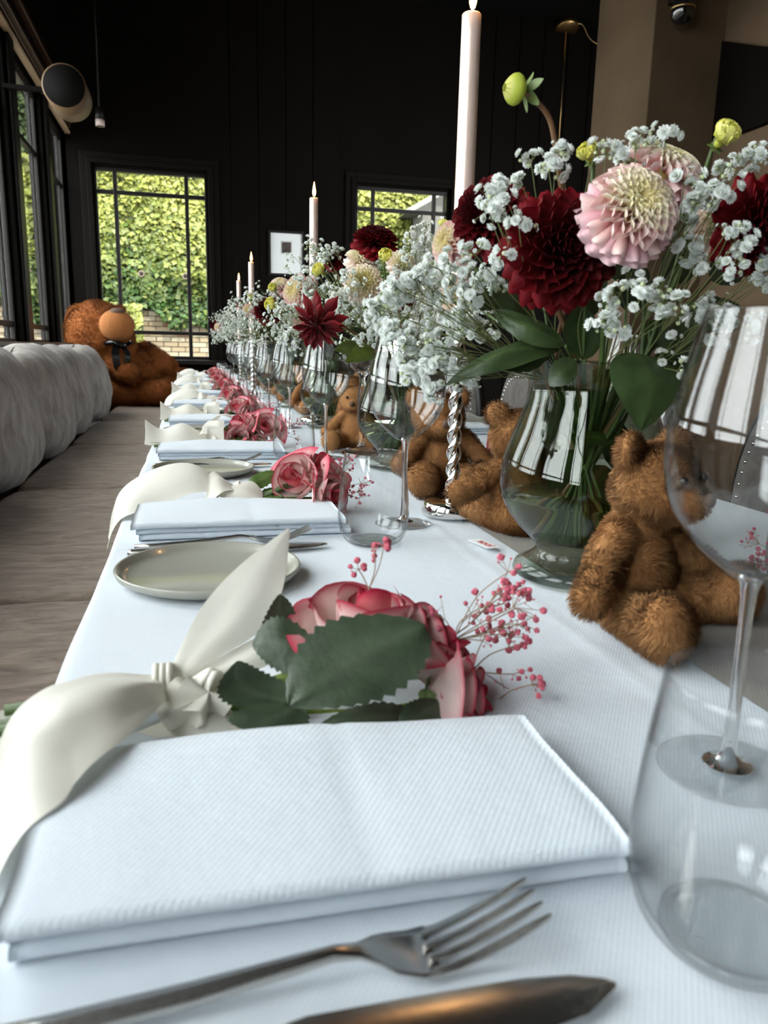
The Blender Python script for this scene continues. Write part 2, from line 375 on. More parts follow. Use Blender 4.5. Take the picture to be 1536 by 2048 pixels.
# black recessed panel on the side wall
a0 = at(1447, 82, x=XR-.03); a1 = at(1428, 290, x=XR-.03); c0 = at(1536, 94, x=XR-.03); c1 = at(1536, 240, x=XR-.03)
yy = [a0.y, c0.y]; s0 = (c0.z-a0.z)/(c0.y-a0.y); zb = (a1.z+c1.z)/2
far = a0.y; near = far-.62
b = MB(); V = []
for xo in (XR-.04, XR-.001): V += [(xo, far, zb), (xo, near, zb), (xo, near, a0.z+s0*(near-far)), (xo, far, a0.z)]
b.add(V, [(0,1,2,3), (7,6,5,4), (0,4,5,1), (1,5,6,2), (2,6,7,3), (3,7,4,0)])
b.obj('black_panel', M_black, smooth=False, kind=None, label='black wall panel with a sloping top on the brown plaster wall', cat='panel')

# ================================================================== OUTSIDE
slab('ground', -14, 14, YF+.4, 26, -.1, -.02, M_ground); slab('ground', -14, XL-.4, -6, YF+.4, -.1, -.02, M_ground)
YB = 13.0
def leaves(name, x0, x1, z0, z1, y, n, size, colf, label, cat, xdir=(1, 0, 0), depth=.35, group=None, edge=None, kind=None):
    """a wall or hedge thickly covered with small leaves: a dark core with the leaf mass in front"""
    e = empty(name, ((x0+x1)/2, y, 0), label=label, cat=cat, group=group, rz=math.atan2(xdir[1], xdir[0]))
    hw = (x1-x0)/2; core = MB().box(-hw, hw, .05, .5, z0+.05, z1-.05).obj('hedge_core', M_soil, e, smooth=False)
    x = rng.uniform(-hw, hw, n); z = rng.uniform(z0, z1, n)
    if edge is not None: z = z0 + (z-z0) * 1.0 - edge(x) * (1-(z-z0)/(z1-z0))
    und = np.array([noise.noise(Vector((a*1.1+y, b_*1.1, 3))) + .5*noise.noise(Vector((a*3.2, b_*3.2+y, 9))) for a, b_ in zip(x, z)])
    yy = -depth*(.35 + .5*und) + rng.normal(0, .035, n)
    c = np.stack([x, yy, z], 1); s = size*rng.uniform(.6, 1.25, n)
    nr = np.stack([rng.normal(0, .55, n), -np.ones(n), rng.normal(.55, .45, n)], 1); nr /= np.linalg.norm(nr, axis=1)[:, None]
    t = np.cross(nr, rng.normal(0, 1, (n, 3))); t /= np.linalg.norm(t, axis=1)[:, None]; u = np.cross(nr, t)
    A = c - t*s[:, None]*.5; B = c + u*s[:, None]*.42 - t*s[:, None]*.05 + nr*s[:, None]*.06; Cc = c + t*s[:, None]*.55; D = c - u*s[:, None]*.42 - t*s[:, None]*.05 + nr*s[:, None]*.06
    V = np.stack([A, B, Cc, D], 1).reshape(-1, 3); F = [(4*i, 4*i+1, 4*i+2, 4*i+3) for i in range(n)]
    col = np.repeat(colf(x, z, und, rng), 4, axis=0)
    MB().add(V, F, col).obj('foliage', M_ivy, e, smooth=False, kind='stuff')
    return e
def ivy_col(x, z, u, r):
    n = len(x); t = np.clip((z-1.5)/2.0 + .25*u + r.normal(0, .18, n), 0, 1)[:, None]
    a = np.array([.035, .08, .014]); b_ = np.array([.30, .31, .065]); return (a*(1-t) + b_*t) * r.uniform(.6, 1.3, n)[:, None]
def hedge_col(x, z, u, r):
    n = len(x); t = r.uniform(0, 1, n)[:, None]; return (np.array([.03, .06, .018])*(1-t) + np.array([.10, .14, .04])*t)*.8
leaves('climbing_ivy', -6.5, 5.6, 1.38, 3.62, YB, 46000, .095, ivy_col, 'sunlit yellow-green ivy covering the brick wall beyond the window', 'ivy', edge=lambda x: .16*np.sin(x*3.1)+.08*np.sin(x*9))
leaves('hedge', -8., 5.6, 2.6, 6.0, YB+1.3, 26000, .12, hedge_col, 'darker green hedge rising above and behind the ivy', 'hedge', edge=lambda x: 0*x)
# brick wall below the ivy: every brick its own piece
bw = MB().box(-4.4, 3.0, YB+.012, YB+.3, 0, 3.4).obj('garden_wall', M_mortar, smooth=False, label='buff brick garden wall below the ivy', category='wall')
bh, bl = .078, .222
bm_ = [bevel(MB().box(0, bl-.012, -.05, .01, 0, bh-.011).obj('brick', M_brick, smooth=False), .003).data for _ in range(1)]
bpy.data.objects.remove(bpy.data.objects['brick'])
M_bricks = [M_brick, mat('pale_brick', (.33, .28, .20), .85, noise_amt=.15, nscale=2), mat('red_brick', (.20, .105, .06), .85, noise_amt=.2, nscale=2)]
bms = [MB().box(0, bl-.012, -.05, .01, 0, bh-.011).mesh('brick', q, False) for q in M_bricks]
random.seed(3)
for r in range(12):
    for c in range(22):
        put('brick', bms[random.choices((0, 1, 2), (5, 4, 1))[0]], bw, loc=(-4.1 + c*bl + (r % 2)*bl/2, YB+random.uniform(-.006, .004), .56 + r*bh))
def lamp_round(px, py):
    p = at(px, py, YB-.35)
    e = empty('garden_lamp', p, label='small round wall lamp in the ivy, left one' if px < 300 else 'small round wall lamp in the ivy, right one', cat='lamp')
    R = Matrix.Rotation(PI/2, 4, 'X')
    MB().lathe([(0, 0), (.045, 0), (.05, .02), (.045, .04), (.032, .04), (.028, .02), (0, .02)], 20).obj('housing', mat('weathered_copper', (.14, .10, .075), .5), e, mat4=R)
    MB().lathe([(0, .022), (.025, .022), (.02, .035), (0, .04)], 16).obj('lens', M_blackf, e, mat4=R)
    MB().box(-.02, .02, 0, .3, -.02, .02).obj('bracket', M_blackf, e, smooth=False)
lamp_round(283, 548); lamp_round(371, 553)
leaves('shrub', -.45, .05, .6, 1.55, YB-.6, 900, .10, lambda x, z, u, r: np.array([.22, .24, .05])*r.uniform(.6, 1.3, len(x))[:, None], 'bright yellow-green shrub by the brick wall', 'shrub', depth=.3).location.x = at(255, 650, YB-.6).x-.05
# pale gabled shed seen through the right far window
e = empty('garden_shed', at(905, 430, 12.2), label='pale gabled shed roof outside the far right window', cat='shed'); o = e.location.copy()
p0 = at(815, 424, 12.2)-o; p1 = at(888, 385, 12.2)-o; p2 = Vector((p1.x+1.4, 0, p1.z-.55))
V = [(p0.x, 0, p0.z), (p1.x, 0, p1.z), (p2.x, 0, p2.z), (p2.x, 0, -o.z), (p0.x+.25, 0, -o.z), (p0.x+.25, 0, p0.z-.0)]
b = MB(); b.add(V + [(v[0], 1.2, v[2]) for v in V], [(0,1,2,3,4,5)[::-1], (6,7,8,9,10,11), (0,1,7,6), (1,2,8,7), (2,3,9,8), (4,5,11,10), (5,0,6,11)])
b.obj('wall', mat('grey_siding', (.10, .097, .085), .8, noise_amt=.2, nscale=3), e, smooth=False)
b = MB(); b.tube([p0+Vector((-.05, -.12, -.02)), p1+Vector((0, -.12, .02))], .045, 4); b.tube([p1+Vector((0, -.12, .02)), p2+Vector((0, -.12, 0))], .045, 4)
b.obj('bargeboard', mat('cream_paint', (.3, .29, .25), .6), e, smooth=False)

# ================================================================== WALL & CEILING FITTINGS
e = empty('picture', (.90, YF-.015, T+1.16), label='white paper picture with a small dark square in black frame', cat='picture')
pa = at(541, 465, YF-.03); pb = at(604, 549, YF-.03); w = (pb.x-pa.x)/2; h = (pa.z-pb.z)/2; e.location = ((pa.x+pb.x)/2, YF-.014, (pa.z+pb.z)/2)
MB().box(-w, w, -.012, -.008, -h, h).obj('mount', M_paper, e, smooth=False)
b = MB(); f = .022
for q in ((-w-f, -w, -h-f, h+f), (w, w+f, -h-f, h+f), (-w, w, -h-f, -h), (-w, w, h, h+f)): b.box(q[0], q[1], -.03, 0, q[2], q[3])
b.obj('frame', M_blackf, e, smooth=False)
MB().box(-.058, .058, -.0135, -.012, -.005, .125).obj('bevel_edge', mat('grey_mount', (.55, .57, .56), .8), e, smooth=False)
MB().box(-.047, .047, -.015, -.0135, .008, .112).obj('print', mat('dark_print', (.05, .035, .03), .6, noise_amt=.6, nscale=30), e, smooth=False)
# drum spotlight on the left wall
c = at(128, 172, 5.5); e = empty('drum_lamp', c, label='beige drum lamp with dark open end high on window wall', cat='lamp')
R = Matrix.Rotation(-PI/2, 4, 'X') @ Matrix.Rotation(.0, 4, 'Y')
MB().lathe([(.105, 0), (.13, 0), (.13, .30), (0, .30)], 40).obj('drum', mat('bronze_shade', (.20, .12, .06), .5), e, mat4=R)
MB().lathe([(0, -.004), (.122, -.004), (.122, .001)], 40).obj('grille', M_ceil, e, mat4=R)
MB().box(XL-c.x, -.1, .1, .14, -.012, .012).obj('bracket', M_black, e, smooth=False)
# small ceiling spot
c = at(200, 243, 7.0); e = empty('ceiling_spotlight', c, label='small black spotlight with pale rim near the far corner', cat='spotlight')
MB().tube([(0, 0, .05), (0, 0, ZC-c.z)], .008, 8).obj('rod', M_blackf, e)
MB().lathe([(0, .10), (.03, .10), (.034, .0), (.028, .0), (.0, .02)], 20).obj('head', M_blackf, e)
MB().lathe([(.03, -.035), (.0355, -.035), (.0355, .012), (.03, .012)], 20).obj('rim', mat('pale_lens', (.62, .50, .45), .4), e)
# brass ceiling rose with hanging cord and a looping cable
c = at(1133, 48, z=ZC-T-.03); e = empty('pendant_mount', (c.x, c.y, ZC), label='round brass ceiling rose with thin hanging cord', cat='ceiling rose')
MB().lathe([(0, -.045), (.115, -.045), (.12, -.035), (.12, -.0), (0, 0)], 36).obj('rose_plate', M_brass, e, mat4=Matrix.Translation((0, 0, -.05)) @ Matrix.Rotation(-.33, 4, 'X'))
p_end = at(1118, 345, c.y)
MB().tube([(0, 0, -.04), (.0, 0, p_end.z-ZC)], .0045, 6).obj('cord', M_brass, e)
l = [at(q[0], q[1], c.y) - Vector((c.x, c.y, ZC)) for q in ((1148, 32), (1165, 50), (1178, 75), (1195, 88), (1212, 84))]
l[0].z = -.02
MB().tube(catmull(l), .004, 6).obj('cable', M_brass, e)
c = at(1070, 65, z=ZC-T-.01); e = empty('ceiling_speaker', (c.x, c.y, ZC), label='dark round disc flush with the black ceiling', cat='speaker')
MB().lathe([(0, -.012), (.19, -.012), (.2, 0), (0, 0)], 36).obj('grille', mat('speaker_grille', (.03, .027, .025), .6), e)
# dark lamp on the pillar
c = at(1366, 18, 3.9); e = empty('wall_lamp', c, label='dark globe lamp fixed high on plaster pillar', cat='lamp')
MB().lathe([(0, -.075), (.03, -.07), (.055, -.045), (.06, 0), (.055, .05), (.06, .12), (.045, .2), (0, .2)], 28).obj('shade', mat('dark_glossy_glass', (.01, .01, .01), .06, coat=1), e)
MB().box(-.03, .03, .04, .1, .05, .12).obj('bracket', M_blackf, e, smooth=False)
MB().lathe([(.061, -.005), (.063, -.005), (.063, .005), (.061, .005)], 28).obj('ring', M_brass, e)

# ================================================================== TABLE, BANQUETTE, CHAIRS
TX0, TX1, TY0, TY1 = -.097, .84, -.75, 6.42
e = empty('banquet_table', ((TX0+TX1)/2, (TY0+TY1)/2, 0), label='long dining table hidden under the white tablecloth', cat='table')
hx, hy = (TX1-TX0)/2-.006, (TY1-TY0)/2-.006
MB().box(-hx, hx, -hy, hy, T-.04, T-.004).obj('tabletop', M_floor, e, smooth=False)
for y in (-hy+.3, -1.2, 1.2, hy-.3):
    for x in (-hx+.1, hx-.1): MB().box(x-.03, x+.03, y-.03, y+.03, 0, T-.04).obj('leg', M_blackf, e, smooth=False)
# tablecloth: top with soft creases, falling over the edges in shallow waves
def cloth_z(x, y):
    v = Vector((x*3.1, y*3.1, 0)); return .0012*noise.noise(v) + .0008*noise.noise(v*3.3) + .0016*math.exp(-((x-.305-.004*noise.noise(Vector((0, y*2.2, 4))))/.0035)**2)
cs = []
drop = .24
for i in range(8): cs.append((-1, drop*(1-i/8)))
n_top = 150
ny = 260; b = MB(); V = []
for j in range(ny):
    y = TY0 + (TY1-TY0)*j/(ny-1)
    wv = .012*noise.noise(Vector((1.7, y*2.6, 0))) + .006*noise.noise(Vector((5, y*9, 0)))
    wv2 = .014*noise.noise(Vector((8.7, y*3.6, 0)))
    for i in range(10):                 # left fall
        d = drop*(1-i/10); V.append((TX0 - .003 - .02*(d/drop) + wv*(.25 + 1.6*d/drop), y, T - .004 - d))
    for k in range(5):                  # rounded edge
        a = PI*.5*k/4; V.append((TX0 + .006 - .009*math.cos(a) + wv*.35*(1-k/4), y, T - .006 + .006*math.sin(a)))
    for i in range(n_top):
        x = TX0 + .012 + (TX1-TX0-.024)*(i+.5)/n_top; V.append((x, y, T + cloth_z(x, y)))
    for k in range(5):
        a = PI*.5*k/4; V.append((TX1 - .006 + .009*math.sin(a), y, T - .006 + .006*math.cos(a)))
    for i in range(10):
        d = drop*(i+1)/10; V.append((TX1 + .003 + .02*(d/drop) + wv2*(.2 + d/drop), y, T - .004 - d))
nc = 10+5+n_top+5+10
b.add(V, grid_faces(ny, nc)); o = b.obj('tablecloth', M_cloth, label='long white linen tablecloth covering the dining table', cat='tablecloth')
# runner down the middle, a second layer of cloth with a soft edge
def runner():
    x0, x1 = .362, .592; nx, ny = 22, 240; V = []
    for j in range(ny):
        y = TY0 + .05 + (TY1-TY0-.1)*j/(ny-1); wob = .004*noise.noise(Vector((0, y*2.2, 4)))
        for i in range(nx):
            t = i/(nx-1); x = x0 + (x1-x0)*t + wob*(1-abs(2*t-1))*0 + wob
            z = .0026 + .0018*math.exp(-((x-x0-wob-.004)/.004)**2) + .0009*noise.noise(Vector((x*9, y*5, 2)))
            if i in (0, nx-1): z = .0004
            V.append((x, y, T + z + .001))
    return MB().add(V, grid_faces(ny, nx)).obj('table_runner', M_runner, label='narrow taupe table runner under the vases and bears', cat='table runner')
runner()

# banquette: plinth, seat cushions, back cushions
SZ = T-.28
b = MB(); b.box(XL+.14, -.125, -3.0, 8.1, 0, SZ-.185)
bevel(b.obj('banquette_base', M_chair, smooth=False, label='dark upholstered plinth carrying the grey bench cushions', cat='bench'), .01)
def cushion(name, sx, sy, sz, m, parent=None, seed=0, power=4.5, puff=.0, wr=.01, n=34, seams=True):
    """rounded box cushion, corners pulled in, soft wrinkles"""
    V = []; F = []
    mb = MB()
    bm = bmesh.new(); bmesh.ops.create_cube(bm, size=2); bmesh.ops.subdivide_edges(bm, edges=bm.edges[:], cuts=n, use_grid_fill=True)
    for v in bm.verts:
        p = v.co.copy(); l = (abs(p.x)**power + abs(p.y)**power + abs(p.z)**power)**(1/power); q = p/l*(1)
        bul = 1 + puff*(1-min(1, (abs(q.y)**2+abs(q.z)**2)))
        w = noise.noise(Vector((q.x*1.5+seed*7, q.y*2.2, q.z*2.2)))*wr + noise.noise(Vector((q.x*3+seed, q.y*7+seed, q.z*2.5)))*wr*.45
        crease = -abs(noise.noise(Vector((seed*3., q.y*5., q.z*1.2))))**.5*wr*.35
        v.co = Vector((q.x*sx*bul, q.y*sy, q.z*sz)) + q.normalized()*(w+crease)
    me = bpy.data.meshes.new(name); bm.to_mesh(me); bm.free(); me.materials.append(m); me.polygons.foreach_set('use_smooth', [True]*len(me.polygons))
    return me
seams = [-2.26, -.97, .325, 1.614, 2.90, 4.181, 5.50, 6.80, 8.1]
for i in range(8):
    y0, y1 = seams[i], seams[i+1]
    me = cushion('seat_cushion', .268, (y1-y0)/2-.004, .082, M_seat, seed=i+1, power=14, wr=.006, n=26)
    desc = ['out of view behind the camera', 'beside the nearest place setting', 'second from the camera, by the pale plate', 'third from the camera', 'fourth from the camera', 'fifth from the camera', 'sixth from the camera, in front of the big bear', 'under the big brown bear'][i]
    put('seat_cushion', me, loc=(-.366, (y0+y1)/2, SZ-.08), label=f'flat taupe velvet bench cushion, {desc}', cat='cushion', group='seat cushions of the bench')
edges = [1.0, 1.86, 2.72, 3.54, 4.42, 5.28, 6.18]
bd = ['out of sight, nearest the camera', 'cut off at the left picture edge', 'puffy, largest in view at the left', 'second whole one from the left, with gathered top corner', 'third whole one from the left', 'last one, beside the big brown bear']
for i in range(6):
    y0, y1 = edges[i], edges[i+1]
    me = cushion('back_cushion', .165, (y1-y0)/2-.004, .268, M_back, seed=i+11, power=3.1, puff=.12, wr=.016, n=34)
    o = put('back_cushion', me, loc=(-.775+.01*(i % 2), (y0+y1)/2, SZ+.225), label=f'grey crushed velvet back cushion, {bd[i]}', cat='cushion', group='back cushions of the bench')
    o.rotation_euler = (random.uniform(-.03, .03), -.16, random.uniform(-.05, .05))
    pts = [];
    for q in range(41):                                    # piping seam round the rim
        a = 2*PI*q/40; cy, cz = math.cos(a), math.sin(a); l = (abs(cy)**3.1+abs(cz)**3.1)**(1/3.1)
        pts.append((.035, cy/l*((y1-y0)/2+.012)*.985, cz/l*.268*.985))
    MB().tube(pts, .0035, 5, cap=False).obj('piping', M_back, o)
# chairs along the right side
def chair():
    e = empty('dining_chair', label='x', cat='chair', group='velvet chairs on the far side of the table')
    W, H = .26, .40
    def arc(w, h, n=22, sq=2.6):
        return [(w*math.copysign(abs(math.cos(a))**(2/sq), math.cos(a)), h*abs(math.sin(a))**(2/sq)) for a in [PI*i/n for i in range(n+1)]]
    V = []; out = arc(W, H); ny = len(out)
    b = MB()
    for x in (-.03, -.045, .03):
        s = 1 if x != -.045 else .8
        V += [(x, y*s, z*s+.02) for y, z in out]
    F = []; n = ny
    F += [(i, i+1, n+i+1, n+i) for i in range(n-1)]; F.append(tuple(range(n, 2*n)))
    F += [(i+1, i, 2*n+i, 2*n+i+1) for i in range(n-1)]; F.append(tuple(range(2*n, 3*n))[::-1]); F.append((0, n, 2*n-1, n-1)); F.append((n-1, 3*n-1, 2*n, 0))
    b.add(V, F); b.obj('backrest', M_chair, e, loc=(0, 0, .50))
    MB().tube([(0, y*1.03, z*1.03+.02) for y, z in out], .022, 8).obj('back_frame', M_blackf, e, loc=(0, 0, .50))
    b = MB()
    for i in range(34):
        a = PI*(i+.5)/34; sq = 2.6; y = .9*W*math.copysign(abs(math.cos(a))**(2/sq), math.cos(a)); z = .9*H*abs(math.sin(a))**(2/sq)
        b.lathe([(.0045, 0), (.003, .003), (0, .004)], 6, M=Matrix.Translation((-.038, y, z+.02)) @ Matrix.Rotation(-PI/2, 4, 'Y'))
    b.obj('nailhead', M_silver, e, loc=(0, 0, .50), kind='stuff')
    bevel(MB().box(-.46, .0, -.24, .24, .38, .47).obj('seat', M_chair, e), .03, 3)
    for x in (-.42, -.02):
        for y in (-.2, .2): MB().tube([(x, y, .38), (x*1.04, y*1.08, 0)], [.018, .012], 8).obj('leg', M_blackf, e)
    return e
cp = chair(); cys = [.62, 1.40, 2.2, 3.0, 3.8, 4.6]
for i, y in enumerate(cys):
    o = cp if i == 0 else copy_tree(cp); o.location = (1.36, y, 0)
    o['label'] = ['dark studded velvet dining chair nearest the camera, behind the wine glass', 'dark studded velvet chair seen between the twisted candlestick and the near vase', 'dark velvet dining chair third along the far side', 'dark velvet dining chair fourth along the far side', 'dark velvet dining chair fifth along the far side', 'dark velvet dining chair furthest along the far side'][i]

# ================================================================== BEARS
def mesh_tris(me):
    me.calc_loop_triangles(); n = len(me.loop_triangles)
    idx = np.empty(n*3, int); me.loop_triangles.foreach_get('vertices', idx); idx = idx.reshape(-1, 3)
    co = np.empty(len(me.vertices)*3); me.vertices.foreach_get('co', co); co = co.reshape(-1, 3)
    nr = np.empty(len(me.vertices)*3); me.vertices.foreach_get('normal', nr); nr = nr.reshape(-1, 3)
    return co, nr, idx
def furry(name, me, n, L, w, m_fur, m_skin, comb=(0, 0, -.5), seed=1, part_l=None):
    """the skin plus its pile, in one mesh; blades carry the normal of the skin they grow from"""
    r = np.random.default_rng(seed); co, nr, idx = mesh_tris(me)
    a, b_, c = co[idx[:, 0]], co[idx[:, 1]], co[idx[:, 2]]; ar = np.linalg.norm(np.cross(b_-a, c-a), axis=1); t = r.choice(len(idx), n, p=ar/ar.sum())
    u = r.random(n); v = r.random(n); k = u+v > 1; u[k] = 1-u[k]; v[k] = 1-v[k]; wgt = np.stack([1-u-v, u, v], 1)[:, :, None]
    P = (co[idx[t]]*wgt).sum(1); N = (nr[idx[t]]*wgt).sum(1); N /= np.linalg.norm(N, axis=1)[:, None]
    s = 1/(L*5); cl = np.array([[noise.noise(Vector(p*s)), noise.noise(Vector(p*s+7)), noise.noise(Vector(p*s+19))] for p in P])
    tone = np.clip(.5 + .9*np.array([noise.noise(Vector(p*s*.9+31)) for p in P]) + r.normal(0, .14, n), 0, 1)
    D = N*1.0 + cl*1.1 + np.array(comb)*.6 + r.normal(0, .22, (n, 3)); D /= np.linalg.norm(D, axis=1)[:, None]
    D -= np.minimum(0, (D*N).sum(1)-.15)[:, None]*N
    Ln = L*r.uniform(.6, 1.15, n)[:, None]; side = np.cross(D, r.normal(0, 1, (n, 3))); side /= np.linalg.norm(side, axis=1)[:, None]
    bend = np.array(comb)*.35 + cl*.3
    p0 = P - N*L*.08; p1 = P + D*Ln*.55; p2 = P + (D + bend*.5)*Ln
    V = np.stack([p0-side*w, p0+side*w, p1+side*w*.75, p1-side*w*.75, p2], 1).reshape(-1, 3)
    nv = len(co); F = [tuple(q) for q in idx.tolist()]
    q0 = nv + 5*np.arange(n)
    quads = np.stack([q0, q0+1, q0+2, q0+3], 1).tolist(); tris = np.stack([q0+3, q0+2, q0+4], 1).tolist()
    out = bpy.data.meshes.new(name); out.from_pydata(np.concatenate([co, V]).tolist(), [], F + quads + tris)
    out.materials.append(m_skin); out.materials.append(m_fur)
    mi = np.concatenate([np.zeros(len(F), int), np.ones(2*n, int)]); out.polygons.foreach_set('material_index', mi); out.polygons.foreach_set('use_smooth', [True]*len(out.polygons))
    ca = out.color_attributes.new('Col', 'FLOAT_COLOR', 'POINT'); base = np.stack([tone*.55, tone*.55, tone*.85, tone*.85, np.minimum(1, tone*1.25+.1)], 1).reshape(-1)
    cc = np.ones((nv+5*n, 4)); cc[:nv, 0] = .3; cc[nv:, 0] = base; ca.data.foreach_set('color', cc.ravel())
    na = out.attributes.new('skin_normal', 'FLOAT_VECTOR', 'POINT'); nn = np.concatenate([nr, np.repeat(N*.8 + D*.2, 5, axis=0)]); na.data.foreach_set('vector', nn.ravel())
    out.update(); return out
def bear_mesh(armL, armR, footL, footR, head=(0, -.006, .138), n=26000, seed=1, tilt=0.):
    """sitting teddy, facing -Y; arms and feet are end points"""
    P = [((0, .002, .052), (.044, .040, .054), None), ((0, .004, .030), (.047, .042, .030), None), ((0, 0, .095), (.030, .026, .022), None)]
    hx_, hy_, hz_ = head
    P += [((hx_, hy_, hz_), (.044, .040, .039), None), ((hx_, hy_-.030, hz_-.012), (.021, .024, .018), None), ((hx_, hy_-.012, hz_-.008), (.038, .030, .026), None)]
    for s in (-1, 1):
        P.append(((hx_+s*.037, hy_+.006, hz_+.033), (.019, .009, .019), Matrix.Rotation(-s*.3, 3, 'Z')))
        P.append(((hx_+s*.031, hy_+.008, hz_+.024), (.013, .009, .013), None))
    P += capsule((-.034, -.004, .092), armL, .0175, .0165); P += capsule((.034, -.004, .092), armR, .0175, .0165)
    for s, f in ((-1, footL), (1, footR)):
        P += capsule((s*.026, -.012, .024), f, .023, .0235); P.append((Vector(f)+Vector((0, -.004, .004)), (.0285, .021, .0295), None))
    me = blob(P, .0034, 5)
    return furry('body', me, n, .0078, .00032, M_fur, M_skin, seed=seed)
def finish_bear(e, me, head=(0, -.006, .138), ribbon=False):
    put('body', me, e); hx_, hy_, hz_ = head
    nose = MB().lathe([(0, .006), (.0055, .0045), (.0075, .001), (.005, -.003), (0, -.005)], 14)
    nose.obj('nose', M_nose, e, mat4=Matrix.Translation((hx_, hy_-.0555, hz_-.007)) @ Matrix.Rotation(PI/2, 4, 'X'))
    for s in (-1, 1):
        MB().lathe([(0, .0042), (.003, .003), (.0042, 0), (.003, -.003), (0, -.0042)], 12).obj('eye', M_bead, e, mat4=Matrix.Translation((hx_+s*.017, hy_-.0385, hz_+.010)) @ Matrix.Rotation(PI/2, 4, 'X'))
    return e
def bear(x, y, ang, label, arms=None, feet=None, head=(0, -.006, .138), n=26000, seed=1, scale=1., me=None, tag_=False):
    e = empty('teddy_bear', (x, y, T+.0035), ang, label, 'teddy bear', 'small teddy bears along the table centre')
    arms = arms or ((-.078, -.03, .048), (.078, -.03, .048)); feet = feet or ((-.052, -.092, .027), (.052, -.092, .027))
    if me is None: me = bear_mesh(arms[0], arms[1], feet[0], feet[1], head, n, seed)
    e.scale = (scale,)*3
    return finish_bear(e, me, head), me
B1, me1 = bear(.358, .560, math.radians(24), 'light brown teddy bear sitting in front of the near vase, behind the wine glass', arms=((-.088, -.020, .046), (.085, -.030, .05)),
     feet=((-.062, -.078, .029), (.090, -.060, .0275)), head=(.010, -.012, .142), n=52000, seed=2, scale=.86)
B2, me2 = bear(.402, .885, math.radians(172), 'light brown teddy bear seen from behind, left arm stretched out behind the near vase', arms=((-.085, .00, .05), (.098, .012, .062)),
     feet=((-.05, -.09, .0265), (.05, -.09, .0265)), head=(.006, -.004, .140), n=42000, seed=3, scale=.87)
B3, me3 = bear(.40, 1.215, math.radians(-4), 'light brown teddy bear facing the camera behind the twisted silver candlestick', head=(-.012, -.018, .128), n=36000, seed=4, scale=.94)
B4, me4 = bear(.405, 2.02, math.radians(34), 'light brown teddy bear turned right, left of the second vase', n=22000, seed=5, arms=((-.078, -.045, .040), (.078, -.03, .048)), scale=.87)
bear(.36, 1.74, math.radians(-20), 'light brown teddy bear behind the tumbler, beside the clear glass candle holder', n=12000, seed=6, scale=.8)
_, me5 = bear(.385, 2.72, math.radians(20), 'small light brown teddy bear behind the third wine glass', n=12000, seed=7, scale=.88)
bear(.40, 3.35, math.radians(5), 'small light brown teddy bear behind the fourth wine glass', me=me5, scale=.88)
bear(.39, 4.05, math.radians(30), 'small light brown teddy bear behind the fifth wine glass', me=me5, scale=.88)
bear(.40, 4.75, math.radians(10), 'small light brown teddy bear furthest along the table', me=me5, scale=.88)
# maker's tag sewn to the bear that shows its back
b = MB(); L_ = .034; b.box(0, L_, 0, .013, 0, .0004)
tg = b.obj('tag', M_paper, B2, smooth=False)
d0 = at(936, 1080, z=.0055); d1 = at(985, 1102, z=.0058)
inv = (Matrix.Translation(B2.location) @ Matrix.Rotation(B2.rotation_euler.z, 4, 'Z') @ Matrix.Scale(.87, 4)).inverted()
ang = math.atan2(d1.y-d0.y, d1.x-d0.x)
tg.matrix_local = inv @ Matrix.Translation(d0) @ Matrix.Rotation(ang, 4, 'Z') @ Matrix.Scale(1.3, 4)
cu = bpy.data.curves.new('tag_print', 'FONT'); cu.body = 'JOOR'; cu.size = .0085; cu.extrude = .0001; to = bpy.data.objects.new('tmp', cu); COL.objects.link(to)
tm = bake(to); bpy.data.objects.remove(to); tm.materials.append(M_red)
put('print', tm, tg, mat4=Matrix.Translation((.030, .0095, .0008)) @ Matrix.Rotation(PI, 4, 'Z'))

